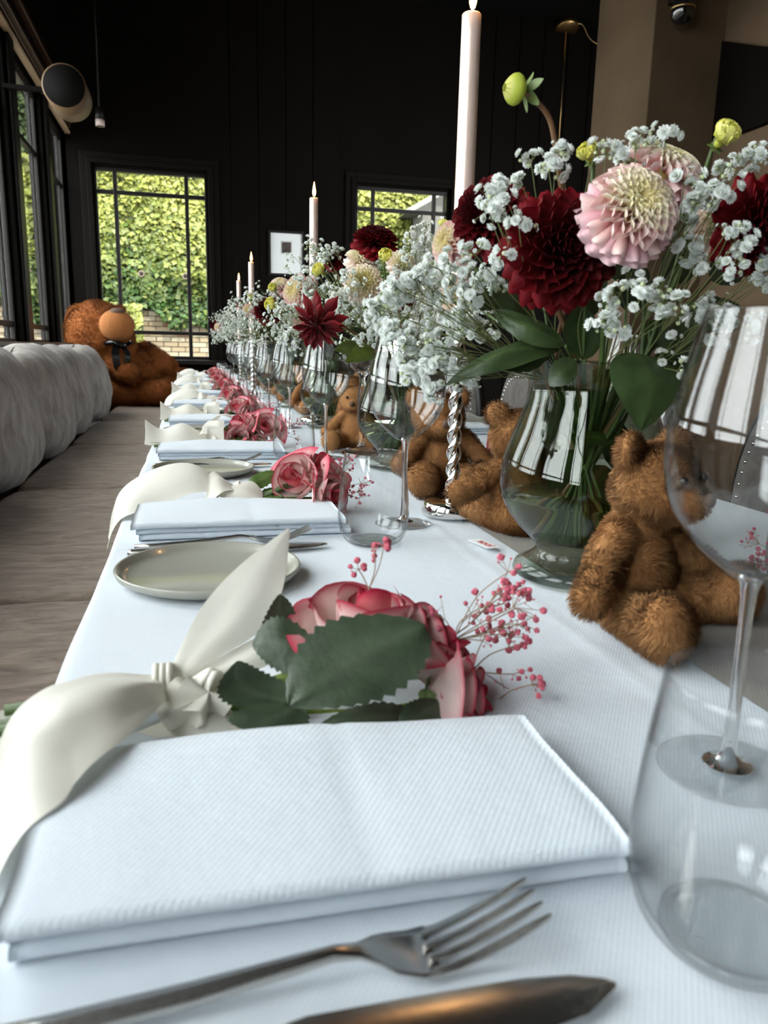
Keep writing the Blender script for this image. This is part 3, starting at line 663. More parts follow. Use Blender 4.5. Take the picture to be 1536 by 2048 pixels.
# the big bear leaning in the corner of the bench
def big_bear():
    Yb = 6.92
    def A(px, py, dy=0.): return at(px, py, Yb+dy)
    o = A(265, 800); o.z = SZ+.01
    e = empty('giant_teddy_bear', o, label='huge rust brown teddy bear with a black bow slumped on bench', cat='teddy bear')
    L = lambda v: Vector(v)-o
    hd = L(A(197, 668)); sn = L(A(233, 651, -.25)); body = L(A(262, 752, .05)); hip = L(A(262, 786))
    P = [(hd, (.265, .26, .27), None), (hd+Vector((.03, -.05, -.06)), (.27, .22, .20), None), (sn, (.125, .12, .115), None),
         (body, (.25, .24, .25), Matrix.Rotation(-.35, 3, 'Y')), (hip+Vector((-.02, 0, .02)), (.27, .26, .17), None), (L(A(225, 715, .05)), (.2, .18, .15), None)]
    P.append((L(A(148, 632, .05)), (.035+.03, .045, .10), Matrix.Rotation(.35, 3, 'Y'))); P.append((L(A(240, 622, .2)), (.06, .04, .06), None))
    P += capsule(L(A(205, 714, -.1)), L(A(256, 745, -.28)), .105, .10, 6)
    P += capsule(L(A(288, 702, .15)), L(A(331, 733, .05)), .085, .10, 6)
    P += capsule(L(A(240, 788, -.12)), L(A(330, 783, -.25)), .115, .115, 7); P += capsule(L(A(290, 775, .2)), L(A(370, 765, .1)), .11, .12, 7)
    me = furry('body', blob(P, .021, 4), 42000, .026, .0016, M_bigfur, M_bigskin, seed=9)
    put('body', me, e)
    mz = blob([(sn+Vector((.005, -.02, 0)), (.142, .125, .128), None), (sn+Vector((.0, .02, -.03)), (.12, .12, .10), None)], .018, 6); mz.materials.clear(); mz.materials.append(M_muzzle)
    put('muzzle', mz, e)
    ns = blob([(sn+Vector((.015, -.055, .105)), (.06, .05, .033), None)], .01, 3); ns.materials.clear(); ns.materials.append(M_nose); put('nose', ns, e)
    for px, py, dy in ((222, 628, -.2), (252, 640, -.12)):
        MB().lathe([(0, .018), (.012, .013), (.018, 0), (0, -.01)], 12).obj('eye', M_bead, e, mat4=Matrix.Translation(L(A(px, py, dy))) @ Matrix.Rotation(PI/2, 4, 'X'))
    b = MB(); k = L(A(234, 690, -.30))
    def lp(pts, w):
        pts = catmull(pts, 5); V = []
        for i, p in enumerate(pts): V += [p+Vector((w/2, .01, 0)), p-Vector((w/2, -.0, 0))]
        b.add([tuple(v) for v in V], [(2*i, 2*i+1, 2*i+3, 2*i+2) for i in range(len(pts)-1)])
    lp([k, k+Vector((-.01, -.06, -.06)), k+Vector((.0, -.05, -.17)), k+Vector((.02, -.03, -.22))], .06)
    lp([k+Vector((.03, 0, 0)), k+Vector((.08, -.05, -.06)), k+Vector((.075, -.05, -.12)), k+Vector((.05, -.04, -.17))], .045)
    b.tube(catmull([k+Vector((-.09, .03, .01)), k+Vector((-.03, -.03, .02)), k+Vector((.05, -.03, .0)), k+Vector((.10, .03, .02))]), .02, 6)
    b.obj('bow', M_bead, e)
    return e
big_bear()

# ================================================================== TABLEWARE
PIT = .66                                     # pitch of the place settings
def setting_name(k): return ['nearest the camera', 'at the second place setting', 'at the third place setting', 'at the fourth place setting', 'at the fifth place setting', 'at the sixth place setting', 'at the seventh place setting', 'at the eighth place setting', 'at the ninth place setting'][k]
NS = 9
# folded napkins: stacked layers of cloth, soft front fold
def napkin_mesh(seed, w=.256, d=.116, layers=3, t=.0078):
    b = MB()
    for L_ in range(layers):
        nx, nyy = 40, 12; z0 = .0004 + L_*t; V = []
        top = L_ == layers-1; jx = random.uniform(-.002, .002); jy = (.004 if L_ < 2 else -.003) + random.uniform(-.001, .001)
        prof = []
        for i in range(7):                      # bottom back -> front fold -> top back
            a = -PI/2 + PI*i/6; prof.append((jy - math.cos(a)*t*.55, t*.5 + math.sin(a)*t*.5))
        ys = [d*(q/9) for q in range(1, 10)]
        P = [(jy+y, 0.) for y in ys[::-1]] + prof + [(jy+y, t) for y in ys]
        P.append((jy+d+.003, t*.5)); P.append((jy+d, .0))
        for i in range(nx):
            u = i/(nx-1); x = -w/2 + w*u + jx + (-.004 if top else .0)
            for (y, z) in P:
                h = z0 + z; ed = min(u, 1-u)*w
                if z > t*.4: h += .0012*noise.noise(Vector((x*18+seed, y*16, L_))) + .0010*math.exp(-((u-.56)/.02)**2)*(-1 if top else -.5)
                h -= .0016*math.exp(-ed/.006)*(L_+1)/layers
                if top: h += .006*(max(0, y)/d)**3*math.exp(-((u-.42)/.3)**2)
                V.append((x + .003*noise.noise(Vector((seed, y*20, L_*2.)))*(1 if ed < .01 else 0), y, h))
        m = len(P); b.add(V, grid_faces(nx, m)); n0 = b.n - nx*m
        b.f.append(tuple(n0+i for i in range(m))); b.m.append(0); b.f.append(tuple(n0+(nx-1)*m+i for i in range(m))[::-1]); b.m.append(0)
    return b.mesh('napkin', M_nap)
naps = [napkin_mesh(i*3.7) for i in range(3)]
# ------- fork: long flat bar, thin rising neck, four curved tines
def fork():
    e = empty('fork', label='x', cat='fork', group='forks on the left side')
    bars = [(0, .0045, .0028, .0032), (.02, .0047, .0028, .0034), (.07, .0042, .003, .006), (.105, .0032, .0028, .0095), (.122, .0027, .0024, .0115), (.132, .0034, .002, .0105), (.139, .007, .0014, .0075), (.145, .0105, .0011, .0048), (.155, .0125, .001, .0024), (.163, .0128, .001, .0026)]
    V = []; n = 10
    for (x, hw, ht, zc) in bars:
        for j in range(n):
            a = 2*PI*(j+.5)/n; ca, sa = math.cos(a), math.sin(a); sq = .45
            V.append((x, hw*math.copysign(abs(ca)**sq, ca), zc + ht*math.copysign(abs(sa)**sq, sa) + (.0022*(abs(ca)**2) if x > .136 else 0)))
    b = MB(); F = [(i*n+j, i*n+(j+1) % n, (i+1)*n+(j+1) % n, (i+1)*n+j) for i in range(len(bars)-1) for j in range(n)] + [tuple(range(n))[::-1], tuple((len(bars)-1)*n+j for j in range(n))]
    b.add(V, F); b.obj('handle', M_steel, e)
    for k in range(4):
        yb = -.0102 + .0068*k; b = MB(); V = []
        prof = [(.160, 1., .0032), (.168, .96, .0042), (.178, .9, .0072), (.190, .82, .0118), (.200, .72, .0162), (.206, .45, .0188), (.208, .1, .0197)]
        for (x, s, z) in prof:
            y = yb*(1 + .08*(x-.16)/.05); hw = .0021*s; ht = .0010
            V += [(x, y-hw, z-ht), (x, y+hw, z-ht), (x, y+hw, z+ht), (x, y-hw, z+ht)]
        m = len(prof); b.add(V, [(i*4+j, i*4+(j+1) % 4, (i+1)*4+(j+1) % 4, (i+1)*4+j) for i in range(m-1) for j in range(4)] + [(3, 2, 1, 0), (m*4-4, m*4-3, m*4-2, m*4-1)])
        o = b.obj('tine', M_steel, e); bevel(o, .0006, 2)
    return e
def knife():
    e = empty('knife', label='x', cat='knife', group='knives on the left side')
    V = []; n = 10; bars = [(0, .0045, .0032), (.004, .0058, .0040), (.04, .0056, .0040), (.085, .0045, .0036), (.098, .0050, .0024), (.104, .0070, .0016)]
    for (x, hw, ht) in bars:
        for j in range(n):
            a = 2*PI*(j+.5)/n; ca, sa = math.cos(a), math.sin(a)
            V.append((x, hw*math.copysign(abs(ca)**.5, ca), .0044 + ht*math.copysign(abs(sa)**.5, sa)))
    b = MB(); b.add(V, [(i*n+j, i*n+(j+1) % n, (i+1)*n+(j+1) % n, (i+1)*n+j) for i in range(len(bars)-1) for j in range(n)] + [tuple(range(n))[::-1], tuple((len(bars)-1)*n+j for j in range(n))])
    b.obj('handle', M_steel, e)
    out = [(.102, -.007, .0065), (.110, -.0095, .0085), (.14, -.0105, .0098), (.17, -.0108, .0108), (.19, -.0098, .0112), (.207, -.0060, .0098), (.218, .0005, .0066), (.222, .0030, .0040)]
    V = []
    for (x, a, c) in out:
        for y, z in ((a, .0040), ((a+c)/2, .0030), (c, .0030), (c, .0056), ((a+c)/2, .0056), (a, .0044)): V.append((x, y, z))
    m = len(out); b = MB(); b.add(V, [(i*6+j, i*6+(j+1) % 6, (i+1)*6+(j+1) % 6, (i+1)*6+j) for i in range(m-1) for j in range(6)] + [tuple(range(6))[::-1], tuple((m-1)*6+j for j in range(6))])
    bevel(b.obj('blade', M_steel, e), .0005, 2)
    return e
fk, kn = fork(), knife()
# ------- plate
plate_prof = [(0, .0), (.060, .0), (.080, .002), (.0895, .0075), (.0915, .0128), (.0905, .0142), (.0885, .0136), (.0855, .0085), (.078, .0055), (0, .005)]
me_plate = MB().lathe(plate_prof, 72).mesh('plate', M_glaze)
# ------- tumbler and wine glass, both with real wall thickness
def curve_prof(pts, n=5):
    return [(max(0., p.x), p.y) for p in catmull([Vector((a, b_, 0)) for a, b_ in pts], n)]
to_ = curve_prof([(.020, .0), (.030, .0015), (.0385, .012), (.0425, .030), (.0420, .052), (.0395, .080), (.0355, .110)], 5)
ti_ = curve_prof([(.0345, .110), (.0385, .080), (.0410, .052), (.0415, .032), (.0370, .014), (.028, .0075), (.012, .0062)], 5)
me_tum = MB().lathe([(0, 0)] + to_ + [(.035, .1107)] + ti_ + [(0, .006)], 72).mesh('tumbler', M_glass)
me_tumb = MB().lathe([(0, .0004), (.026, .0004), (.0285, .002), (.028, .0048), (.020, .0055), (0, .0056)], 56).mesh('base', M_glass)
bo_ = curve_prof([(.006, .112), (.016, .1165), (.033, .132), (.0455, .152), (.0500, .176), (.0478, .206), (.0400, .240), (.0368, .252)], 6)
bi_ = curve_prof([(.0360, .252), (.0392, .240), (.0470, .206), (.0492, .176), (.0446, .153), (.0322, .1335), (.015, .1185)], 6)
me_bowl = MB().lathe(bo_ + [(.0364, .2526)] + bi_ + [(0, .1165)], 72).mesh('bowl', M_glass)
st_ = curve_prof([(.0062, .1125), (.0045, .106), (.0036, .090), (.0034, .050), (.0040, .020), (.0065, .0085), (.014, .0042)], 6)
me_stem = MB().lathe([(0, .1160), (.006, .1160)] + st_ + [(.012, .0042), (0, .0042)], 48).mesh('stem', M_sg)
me_gfoot = MB().lathe([(.012, .0048), (.034, .0024), (.0375, .0018), (.0382, .0008), (.037, .0002), (0, .0002)], 64).mesh('foot', M_glass)
def tumbler(x, y, label, group):
    e = empty('water_tumbler', (x, y, T+.0012), label=label, cat='glass', group=group); put('cup', me_tum, e); put('base', me_tumb, e); return e
def wineglass(x, y, label, group):
    e = empty('wine_glass', (x, y, T+.0012), label=label, cat='glass', group=group); put('bowl', me_bowl, e); put('stem', me_stem, e); put('foot', me_gfoot, e); return e
for k in range(NS):
    oy = PIT*k; nm = setting_name(k); q = .0 if k == 0 else random.uniform(-.005, .005)
    o = put('napkin', naps[k % 3], loc=(.054 + q, .268+oy + (-.006 if k == 1 else 0), T+.001), label=f'white folded linen napkin {nm}, in front of the roses', cat='napkin', group='napkins along the bench side')
    o.rotation_euler.z = (-.012, .004, -.02, .015, 0, .02, -.01, 0, .01)[k]
    f_ = fk if k == 0 else copy_tree(fk); f_.scale = (.965,)*3; f_.location = (-.074 + q, .2335+oy*.985, T+.0012); f_.rotation_euler.z = (.035, .01, .02, -.01, 0, .01, 0, 0, .02)[k]
    f_['label'] = f'brushed steel fork {nm}, tines curving up before the napkin'
    n_ = kn if k == 0 else copy_tree(kn); n_.location = (-.079 + q, (.2155 if k == 0 else .2080)+oy*.975, T+.0012); n_.rotation_euler.z = (-.048, .015, -.02, 0, .02, 0, 0, .01, 0)[k]
    n_['label'] = f'brushed steel knife {nm}, lying beside the fork'
    if 1 <= k+1 < NS:
        e = empty('side_plate', (.010 + q, .762+oy, T+.0012), label=f'flat sage grey glazed side plate just before the {["second", "third", "fourth", "fifth", "sixth", "seventh", "eighth", "ninth"][k]} white napkin from the camera', cat='plate', group='side plates along the bench side')
        put('plate_body', me_plate, e)
    tumbler(.205 + (0 if k < 2 else -.010), .225+PIT*k*(.983 if k < 2 else 1.005), f'clear stemless water tumbler {nm}, on the bench side', 'water tumblers along the bench side')
    wineglass(.268 if k else .287, .335+PIT*k*(.955 if k else 1), f'tall clear wine glass {nm}, on the bench side', 'wine glasses along the bench side')
# far side of the table: same ware, mostly hidden by the flowers and bears
for k in range(6):
    oy = .78*k
    wineglass(.52, .84+oy, f'clear wine glass on the far side of the table, {["beside the near vase", "second", "third", "fourth", "fifth", "sixth"][k]} along', 'wine glasses along the far side')
    tumbler(.60, .62+oy, f'clear tumbler on the far side of the table, {["first", "second", "third", "fourth", "fifth", "sixth"][k]} along', 'water tumblers along the far side')
    o = put('napkin', naps[(k+1) % 3], loc=(.705, .47+oy, T+.001), label=f'white folded napkin on the far side of the table, {["first", "second", "third", "fourth", "fifth", "sixth"][k]} along', cat='napkin', group='napkins along the far side')

# ------- candlesticks and candles
def twist_stick(h=.262, seed=0):
    e = empty('candlestick', label='x', cat='candlestick', group='twisted silver candlesticks')
    MB().lathe([(0, 0), (.041, 0), (.0425, .003), (.040, .012), (.0385, .0165), (.036, .018), (.012, .0195), (.0, .0195)], 56).obj('base', M_silver, e)
    b = MB(); n = 64; zs = [.019 + (h-.03)*i/n for i in range(n+1)]
    for s in (0, PI):
        V = []; m = 12; turns = 10
        pts = [(.0047*math.cos(s+turns*PI*i/n), .0047*math.sin(s+turns*PI*i/n), z) for i, z in enumerate(zs)]
        b.tube(pts, .0060, 12)
    b.obj('twisted_stem', M_silver, e)
    MB().lathe([(0, h-.014), (.010, h-.014), (.015, h-.008), (.016, h-.002), (.0155, h), (.0138, h), (.0138, h-.006), (0, h-.006)], 40).obj('cup', M_silver, e)
    return e
def candle(x, y, z0, h, label, r=.0130, r2=.0122):
    e = empty('candle', (x, y, z0), label=label, cat='candle', group='lit pearl candles')
    n = 14; pr = [(0, 0)] + [(r + (r2-r)*i/n, h*i/n) for i in range(n+1)]; pr[-1] = (r2-.0012, h); pr.insert(-1, (r2, h-.0015)); pr.append((r2*.55, h-.0015)); pr.append((0, h-.002))
    MB().lathe(pr, 28).obj('wax', M_wax, e)
    MB().tube([(0, 0, h-.003), (.0005, 0, h+.004), (.0016, 0, h+.008)], .0007, 6).obj('wick', M_wick, e)
    fl = MB().lathe([(0, .001), (.0030, .004), (.0047, .010), (.0046, .016), (.0032, .025), (.0014, .035), (0, .042)], 20).obj('flame', M_flame, e, loc=(.001, 0, h+.003))
    MB().lathe([(0, .003), (.0018, .006), (.0024, .012), (.0014, .020), (0, .026)], 14).obj('flame_core', M_flamec, fl)
    ld = bpy.data.lights.new('flame_light', 'POINT'); ld.energy = 1.1; ld.color = (1, .50, .18); ld.shadow_soft_size = .012
    lo = bpy.data.objects.new('flame_light', ld); COL.objects.link(lo); lo.parent = e; lo.location = (0, 0, h+.03)
    return e
ts = twist_stick()
cand = [(.349, 1.005, .262, .640, 'tall pink pearl candle nearest the camera, flame cut by the top edge'), (.352, 2.33, .262, .652, 'pink pearl candle with tall flame left of the picture frame, middle of the table'),
        (.268, 3.66, .25, .602, 'third pearl candle, small flame left of the white picture'), (.288, 4.99, .25, .625, 'furthest and lowest pearl candle, beside the third one')]
for i, (x, y, h, top, lb) in enumerate(cand):
    s_ = ts if i == 0 else copy_tree(ts); s_.location = (x, y, T+.0045); s_['label'] = ['twisted silver candlestick in front of the bear facing the camera', 'twisted silver candlestick hidden among the middle flowers', 'twisted silver candlestick among the third flowers', 'twisted silver candlestick furthest along the table'][i]
    if i > 1: s_.scale = (1, 1, h/.262)
    candle(x, y, T+.0045+h-.0055, top-h+.001, lb)
# clear glass candle holder with a flared dish
e = empty('glass_candle_holder', (.352, 1.63, T+.0045), label='clear glass candle holder with flared dish, left of the second vase', cat='candle holder')
MB().lathe([(0, 0), (.042, 0), (.043, .002), (.040, .006), (.012, .014), (.006, .022), (.007, .06), (.0105, .10), (.008, .14), (.006, .165), (.010, .170), (.0115, .174), (.010, .178), (0, .178)], 48).obj('stem', M_sg, e)
MB().lathe([(.012, .176), (.024, .184), (.045, .198), (.050, .200), (.0505, .2015), (.045, .2005), (.024, .187), (.013, .180), (0, .179)], 48).obj('dish', M_glass, e)

# ------- vases
vo = curve_prof([(.044, .027), (.050, .036), (.070, .056), (.084, .080), (.0862, .100), (.082, .126), (.070, .160), (.0622, .188), (.0645, .202), (.0745, .217)], 6)
vi = curve_prof([(.0722, .217), (.0622, .202), (.0598, .188), (.0676, .160), (.0796, .126), (.0838, .100), (.0816, .080), (.0676, .057), (.050, .040), (.030, .034)], 6)
me_vase = MB().lathe(vo + [(.0735, .2182)] + vi + [(0, .032)], 80).mesh('vessel', M_smoke)
me_foot = MB().lathe([(0, 0), (.0655, 0), (.068, .004), (.066, .010), (.052, .018), (.0455, .024), (.044, .030), (0, .031)], 72).mesh('foot', M_smoke)
def water_mesh(level):
    pr = [(r-.0006, z) for r, z in vi if z < level][::-1]; rr = pr[-1][0]
    return MB().lathe([(0, .0335)] + pr + [(rr+.0006, level), (0, level)], 64).mesh('water', M_water)
me_water = water_mesh(.083)
VASES = [(.386, .702), (.392, 1.45), (.385, 2.22), (.385, 3.0), (.385, 3.85), (.385, 4.7), (.385, 5.5)]
vl = ['smoky glass hurricane vase nearest the camera, between two teddy bears', 'smoky glass vase second from the camera, behind the wine glass bowl', 'smoky glass vase third from the camera', 'smoky glass vase fourth from the camera', 'smoky glass vase fifth from the camera', 'smoky glass vase sixth from the camera', 'smoky glass vase furthest from the camera']
for i, (x, y) in enumerate(VASES):
    e = empty('glass_vase', (x, y, T+.0045), label=vl[i], cat='vase', group='flared glass vases along the table centre')
    put('vessel', me_vase, e); put('foot', me_foot, e); put('water', me_water, e)

# ================================================================== FLOWERS
M3 = lambda M: M.to_3x3()
def leaf_geo(mb, base, tip, ml, mr, fold=.12, nu=15, nv=7, serr=.035, col=(.05, .10, .03), col2=(.12, .20, .07), bend=None):
    """serrated leaf between base and tip through the two side points"""
    base, tip, ml, mr = map(Vector, (base, tip, ml, mr)); mid = (ml+mr)/2; ax = tip-base; L_ = ax.length
    nrm = ax.cross(ml-mr).normalized(); V = []; C = []
    ctr = 2*mid - (base+tip)/2
    for i in range(nu):
        u = i/(nu-1); c = base.lerp(ctr, u).lerp(ctr.lerp(tip, u), u)
        wf = (math.sin(PI*min(1, u**.8))**.75) if 0 < u < 1 else .02
        sr = 1 + (serr*2 if i % 2 else -serr*2) if 0 < i < nu-1 else 1
        for j in range(nv):
            v = 2*j/(nv-1)-1
            side = (ml-mid) if v > 0 else (mr-mid)
            e = sr if abs(v) > .99 else 1
            p = c + side*abs(v)*wf*e + nrm*(-fold*L_*.5*(1-abs(v))*wf + .03*L_*noise.noise(Vector((u*3+base.x*40, v*2, base.y*30))))
            V.append(tuple(p)); k = .0 if abs(v) < .05 else .35 + .5*noise.noise(Vector((u*5, v*3, base.x*70)))
            vein = .55 if abs(v) < .05 else 0
            t = min(1, max(0, k*.6+vein)); C.append([col[q]*(1-t)+col2[q]*t for q in range(3)])
    mb.add(V, grid_faces(nu, nv), C)
def petal_mesh(name, W_, H, r0, bulge, curl, colA, colB, mtl, point=.12, nu=9, nv=9, wav=.04, seed=0, edge_pow=2.2):
    """one rose petal: a cupped sheet bent round the flower axis; base at z=0, lip curling outward"""
    V = []; C = []
    for i in range(nu):
        u = 2*i/(nu-1)-1
        for j in range(nv):
            v = j/(nv-1)
            a = u*W_*(v**.45)*(1-.42*max(0, v-.6)**1.3)
            r = r0*(.25+.75*math.sin(min(1, v*1.25)*PI/2)) * (1+bulge*math.sin(PI*v)) + curl*r0*max(0, v-.62)**2*(3+2.5*abs(u)) + wav*r0*noise.noise(Vector((u*2.4+seed, v*2.5, seed)))
            z = H*v*(1-.16*abs(u)**2.4) - curl*H*max(0, v-.7)**2*2.2*(1-.2*abs(u)) + point*H*max(0, v-.7)*(1-abs(u))
            V.append((r*math.sin(a), -r*math.cos(a), z))
            ed = max(v, .55+.45*abs(u)*v if v > .3 else 0)**edge_pow
            t = min(1, max(0, ed**2.3*1.1 + .22*noise.noise(Vector((u*4+seed, v*5, 3))))); C.append([colA[q]*(1-t)+colB[q]*t for q in range(3)])
    return MB().add(V, grid_faces(nu, nv), C).mesh(name, mtl)
CR = (.88, .74, .69); PK = (.42, .004, .042); DR = (.33, .008, .025)
rose_p = {
 'bud': [petal_mesh('petal', 1.5, 1.05, .30, .10, .02, (.75, .25, .25), PK, M_petal, seed=s) for s in (1, 2)],
 'mid': [petal_mesh('petal', 1.25, 1.02, .55, .16, .22, CR, PK, M_petal, seed=s) for s in (3, 4)],
 'out': [petal_mesh('petal', 1.05, .98, .78, .22, .55, CR, PK, M_petal, seed=s, point=.2) for s in (5, 6, 7)],
 'lip': [petal_mesh('petal', .95, .80, .92, .25, .95, CR, (.66, .05, .11), M_petal, seed=s, point=.28) for s in (8, 9)]}
sepal = MB()
for k in range(5):
    a = 2*PI*k/5; d = Vector((math.cos(a), math.sin(a), 0)); leaf_geo(sepal, d*.08+Vector((0, 0, -.05)), d*.75+Vector((0, 0, .12+.1*(k % 2))), d*.4+d.cross(Vector((0, 0, 1)))*.13+Vector((0, 0, -.02)), d*.4-d.cross(Vector((0, 0, 1)))*.13+Vector((0, 0, -.02)), serr=0, nu=7, nv=3, col=(.12, .20, .05), col2=(.2, .3, .08))
sepal.lathe([(0, -.20), (.10, -.16), (.16, -.06), (.12, .04), (0, .05)], 10, col=(.14, .22, .06)); me_sepal = sepal.mesh('sepals', M_leaf)
def rose(parent, c, axis, R, open_=1., roll=0., single=False, seed=0, n_lip=4):
    r = random.Random(seed*13+5); M = Matrix.Translation(c) @ rot_to(axis, roll) @ Matrix.Diagonal((R, R, R*1.25, 1))
    M = M @ Matrix.Translation((0, 0, -.45))
    plan = []
    for k in range(4): plan.append(('bud', k*1.7, .75+.12*k, 0))
    for k in range(5): plan.append(('mid', k*1.31+.4, .92+.03*k, .04*open_))
    for k in range(5): plan.append(('out', k*1.257+.1, .97, .10*open_))
    for k in range(n_lip): plan.append(('lip', k*2*PI/max(1, n_lip)+.7, 1.0, .20*open_))
    if not single:
        e = bpy.data.objects.new('rose', me_sepal); COL.objects.link(e); e.parent = parent; e.matrix_local = M
        for kind, a, s, tilt in plan:
            me = r.choice(rose_p[kind]); a += r.uniform(-.15, .15)
            put('petal', me, e, mat4=Matrix.Rotation(a, 4, 'Z') @ Matrix.Rotation(tilt*r.uniform(.6, 1.4), 4, 'X') @ Matrix.Scale(s*r.uniform(.95, 1.05), 4))
        return e
    mb = MB()
    def addme(me, Mx):
        co = np.empty(len(me.vertices)*3); me.vertices.foreach_get('co', co); cc = np.empty(len(me.vertices)*4); me.color_attributes['Col'].data.foreach_get('color', cc)
        mb.add(co.reshape(-1, 3), [tuple(p.vertices) for p in me.polygons], cc.reshape(-1, 4)[:, :3], Mx)
    addme(me_sepal, Matrix())
    for kind, a, s, tilt in plan: addme(r.choice(rose_p[kind]), Matrix.Rotation(a+r.uniform(-.15, .15), 4, 'Z') @ Matrix.Rotation(tilt, 4, 'X') @ Matrix.Scale(s, 4))
    return mb.obj('rose', M_petal, parent, mat4=M)
def ribbon(mb, A, B, n=8, sub=7, sag=.0):
    """satin band between two edge curves"""
    A = catmull(A, n); B = catmull(B, n); V = []
    for i, (a, b_) in enumerate(zip(A, B)):
        w = (b_-a); nr = Vector((.3, -.6, .75)) if w.length < 1e-5 else (w.cross(A[min(i+1, len(A)-1)]-A[max(i-1, 0)])).normalized()
        for j in range(sub):
            t = j/(sub-1); V.append(tuple(a.lerp(b_, t) + nr*(sag*w.length*math.sin(PI*t)*(1 if nr.z > 0 else -1) + w.length*(.05*noise.noise(Vector((t*3.1+a.x*9, i/n*.35, a.z*7))) + .05*noise.noise(Vector((t*7+3, i/n*.9+a.y*5, 1)))))))
    mb.add(V, grid_faces(len(A), sub)); return mb
def ruffle(mb, c, R, n=5, seed=0, up_=(0, -.2, 1), waves=3, amp=.35):
    """a crumpled gather of ribbon round the knot"""
    c = Vector(c); r = random.Random(seed); M = rot_to(up_); V = []; nn = 40; m = 6
    for i in range(nn):
        a = 2*PI*i/(nn-1)
        for j in range(m):
            t = j/(m-1); rr = R*t*(1+.18*math.sin(2*a+seed)); z = R*amp*t*math.sin(waves*a*1.0+seed*2+t) + R*.25*(1-t)
            V.append(tuple(c + M3(M) @ Vector((rr*math.cos(a), rr*math.sin(a), z))))
    mb.add(V, grid_faces(nn, m))
def gyp_sprig(name, parent, base, center, rad, n, size, m_st, m_fl, seed, stem_r=.0006, floret='white', label=None, cat=None, group=None, kind_florets='stuff', bias=None):
    """branching spray: stems as one part, florets as one mass; local origin at base"""
    r = random.Random(seed); base = Vector(base); center = Vector(center); st = MB(); fl = MB()
    hubs = []; nh = max(3, n//7); main = center-base
    fork_ = base + main*.45
    st.tube(catmull([base, base+main*.25+Vector((r.uniform(-1, 1), r.uniform(-1, 1), 0))*.06*main.length, fork_]), [stem_r*1.6]*13, 4, cap=False)
    def rnd():
        while True:
            v = Vector((r.uniform(-1, 1), r.uniform(-1, 1), r.uniform(-1, 1)))
            if .05 < v.length < 1: return v
    for h in range(nh):
        v = rnd(); hp = center + Vector((v.x*rad[0], v.y*rad[1], v.z*rad[2]))*.84; hubs.append(hp)
        mp = fork_.lerp(hp, .5) + Vector((r.uniform(-1, 1), r.uniform(-1, 1), r.uniform(-.3, 1)))*.10*(hp-fork_).length
        st.tube(catmull([fork_, mp, hp], 4), stem_r*1.1, 4, cap=False)
    per = n/nh; R_ = (rad[0]+rad[1]+rad[2])/3
    for hp in hubs:
        for q in range(max(2, int(per*r.uniform(.6, 1.4)))):
            d = rnd().normalized(); d = (d + (hp-fork_).normalized()*.7).normalized(); ln = R_*r.uniform(.20, .55); tip = hp + d*ln
            st.tube([hp, hp.lerp(tip, .5)+Vector((0, 0, 1))*ln*.08*r.uniform(-1, 1), tip], stem_r*.7, 3, cap=False)
            s = size*(r.uniform(.75, 1.15) if r.random() < .68 else r.uniform(.28, .45))
            add_floret(fl, tip, d, s, floret, r)
            if r.random() < .5:
                t2 = hp.lerp(tip, .6); d2 = rnd().normalized(); e2 = t2 + d2*ln*.35; st.tube([t2, e2], stem_r*.5, 3, cap=False); add_floret(fl, e2, d2, size*r.uniform(.25, .42), 'bud' if floret == 'white' else floret, r)
    return st, fl
def floret_proto(kind, seed):
    r = random.Random(seed); V = []; F = []; C = []
    if kind == 'white':                        # ruffled double floret: rings of notched petals
        for (n, th, L_, w) in ((7, 1.45, .50, .27), (6, .95, .46, .24), (5, .50, .40, .20), (3, .15, .34, .14)):
            for k in range(n):
                a = 2*PI*(k + r.uniform(-.2, .2))/n + th*3; t = th + r.uniform(-.15, .15); dirv = Vector((math.sin(t)*math.cos(a), math.sin(t)*math.sin(a), math.cos(t)))
                side = Vector((-math.sin(a), math.cos(a), 0)); n_ = dirv.cross(side); i0 = len(V)
                V += [dirv*.06, dirv*L_*.6+side*w*.8-n_*.02, dirv*L_*.6-side*w*.8-n_*.02, dirv*L_+side*w*.6+n_*.05, dirv*L_*.88+n_*.0, dirv*L_-side*w*.6+n_*.05]
                F += [(i0, i0+1, i0+2), (i0+1, i0+3, i0+4), (i0+1, i0+4, i0+2), (i0+2, i0+4, i0+5)]
                g = r.uniform(.86, 1.0); C += [(.55*g, .62*g, .42*g)] + [(.92*g, .95*g, .93*g)]*5
        V.append(Vector((0, 0, -.12))); n0 = len(V)-1; C.append((.2, .28, .1))
        for k in range(4):
            a = PI*k/2; V.append(Vector((.13*math.cos(a), .13*math.sin(a), .12))); C.append((.3, .4, .18))
        F += [(n0, n0+1+k, n0+1+(k+1) % 4) for k in range(4)]
    else:
        m = 6; col = (.62, .68, .42) if kind == 'bud' else (1, 1, 1)
        V.append(Vector((0, 0, -.5))); C.append((.25, .3, .1) if kind == 'bud' else (1, 1, 1))
        for z, rr in ((-.28, .34), (.05, .48), (.34, .34)):
            for k in range(m):
                a = 2*PI*k/m + z; w = r.uniform(.85, 1.15); V.append(Vector((rr*w*math.cos(a), rr*w*math.sin(a), z))); C.append(col)
        V.append(Vector((0, 0, .48))); C.append((.85, .9, .8) if kind == 'bud' else (1, 1, 1))
        F += [(0, 1+(k+1) % m, 1+k) for k in range(m)]
        for q in range(2): F += [(1+q*m+k, 1+q*m+(k+1) % m, 1+(q+1)*m+(k+1) % m, 1+(q+1)*m+k) for k in range(m)]
        F += [(1+2*m+k, 1+2*m+(k+1) % m, len(V)-1) for k in range(m)]
    return np.array([tuple(v) for v in V]), F, np.array(C)
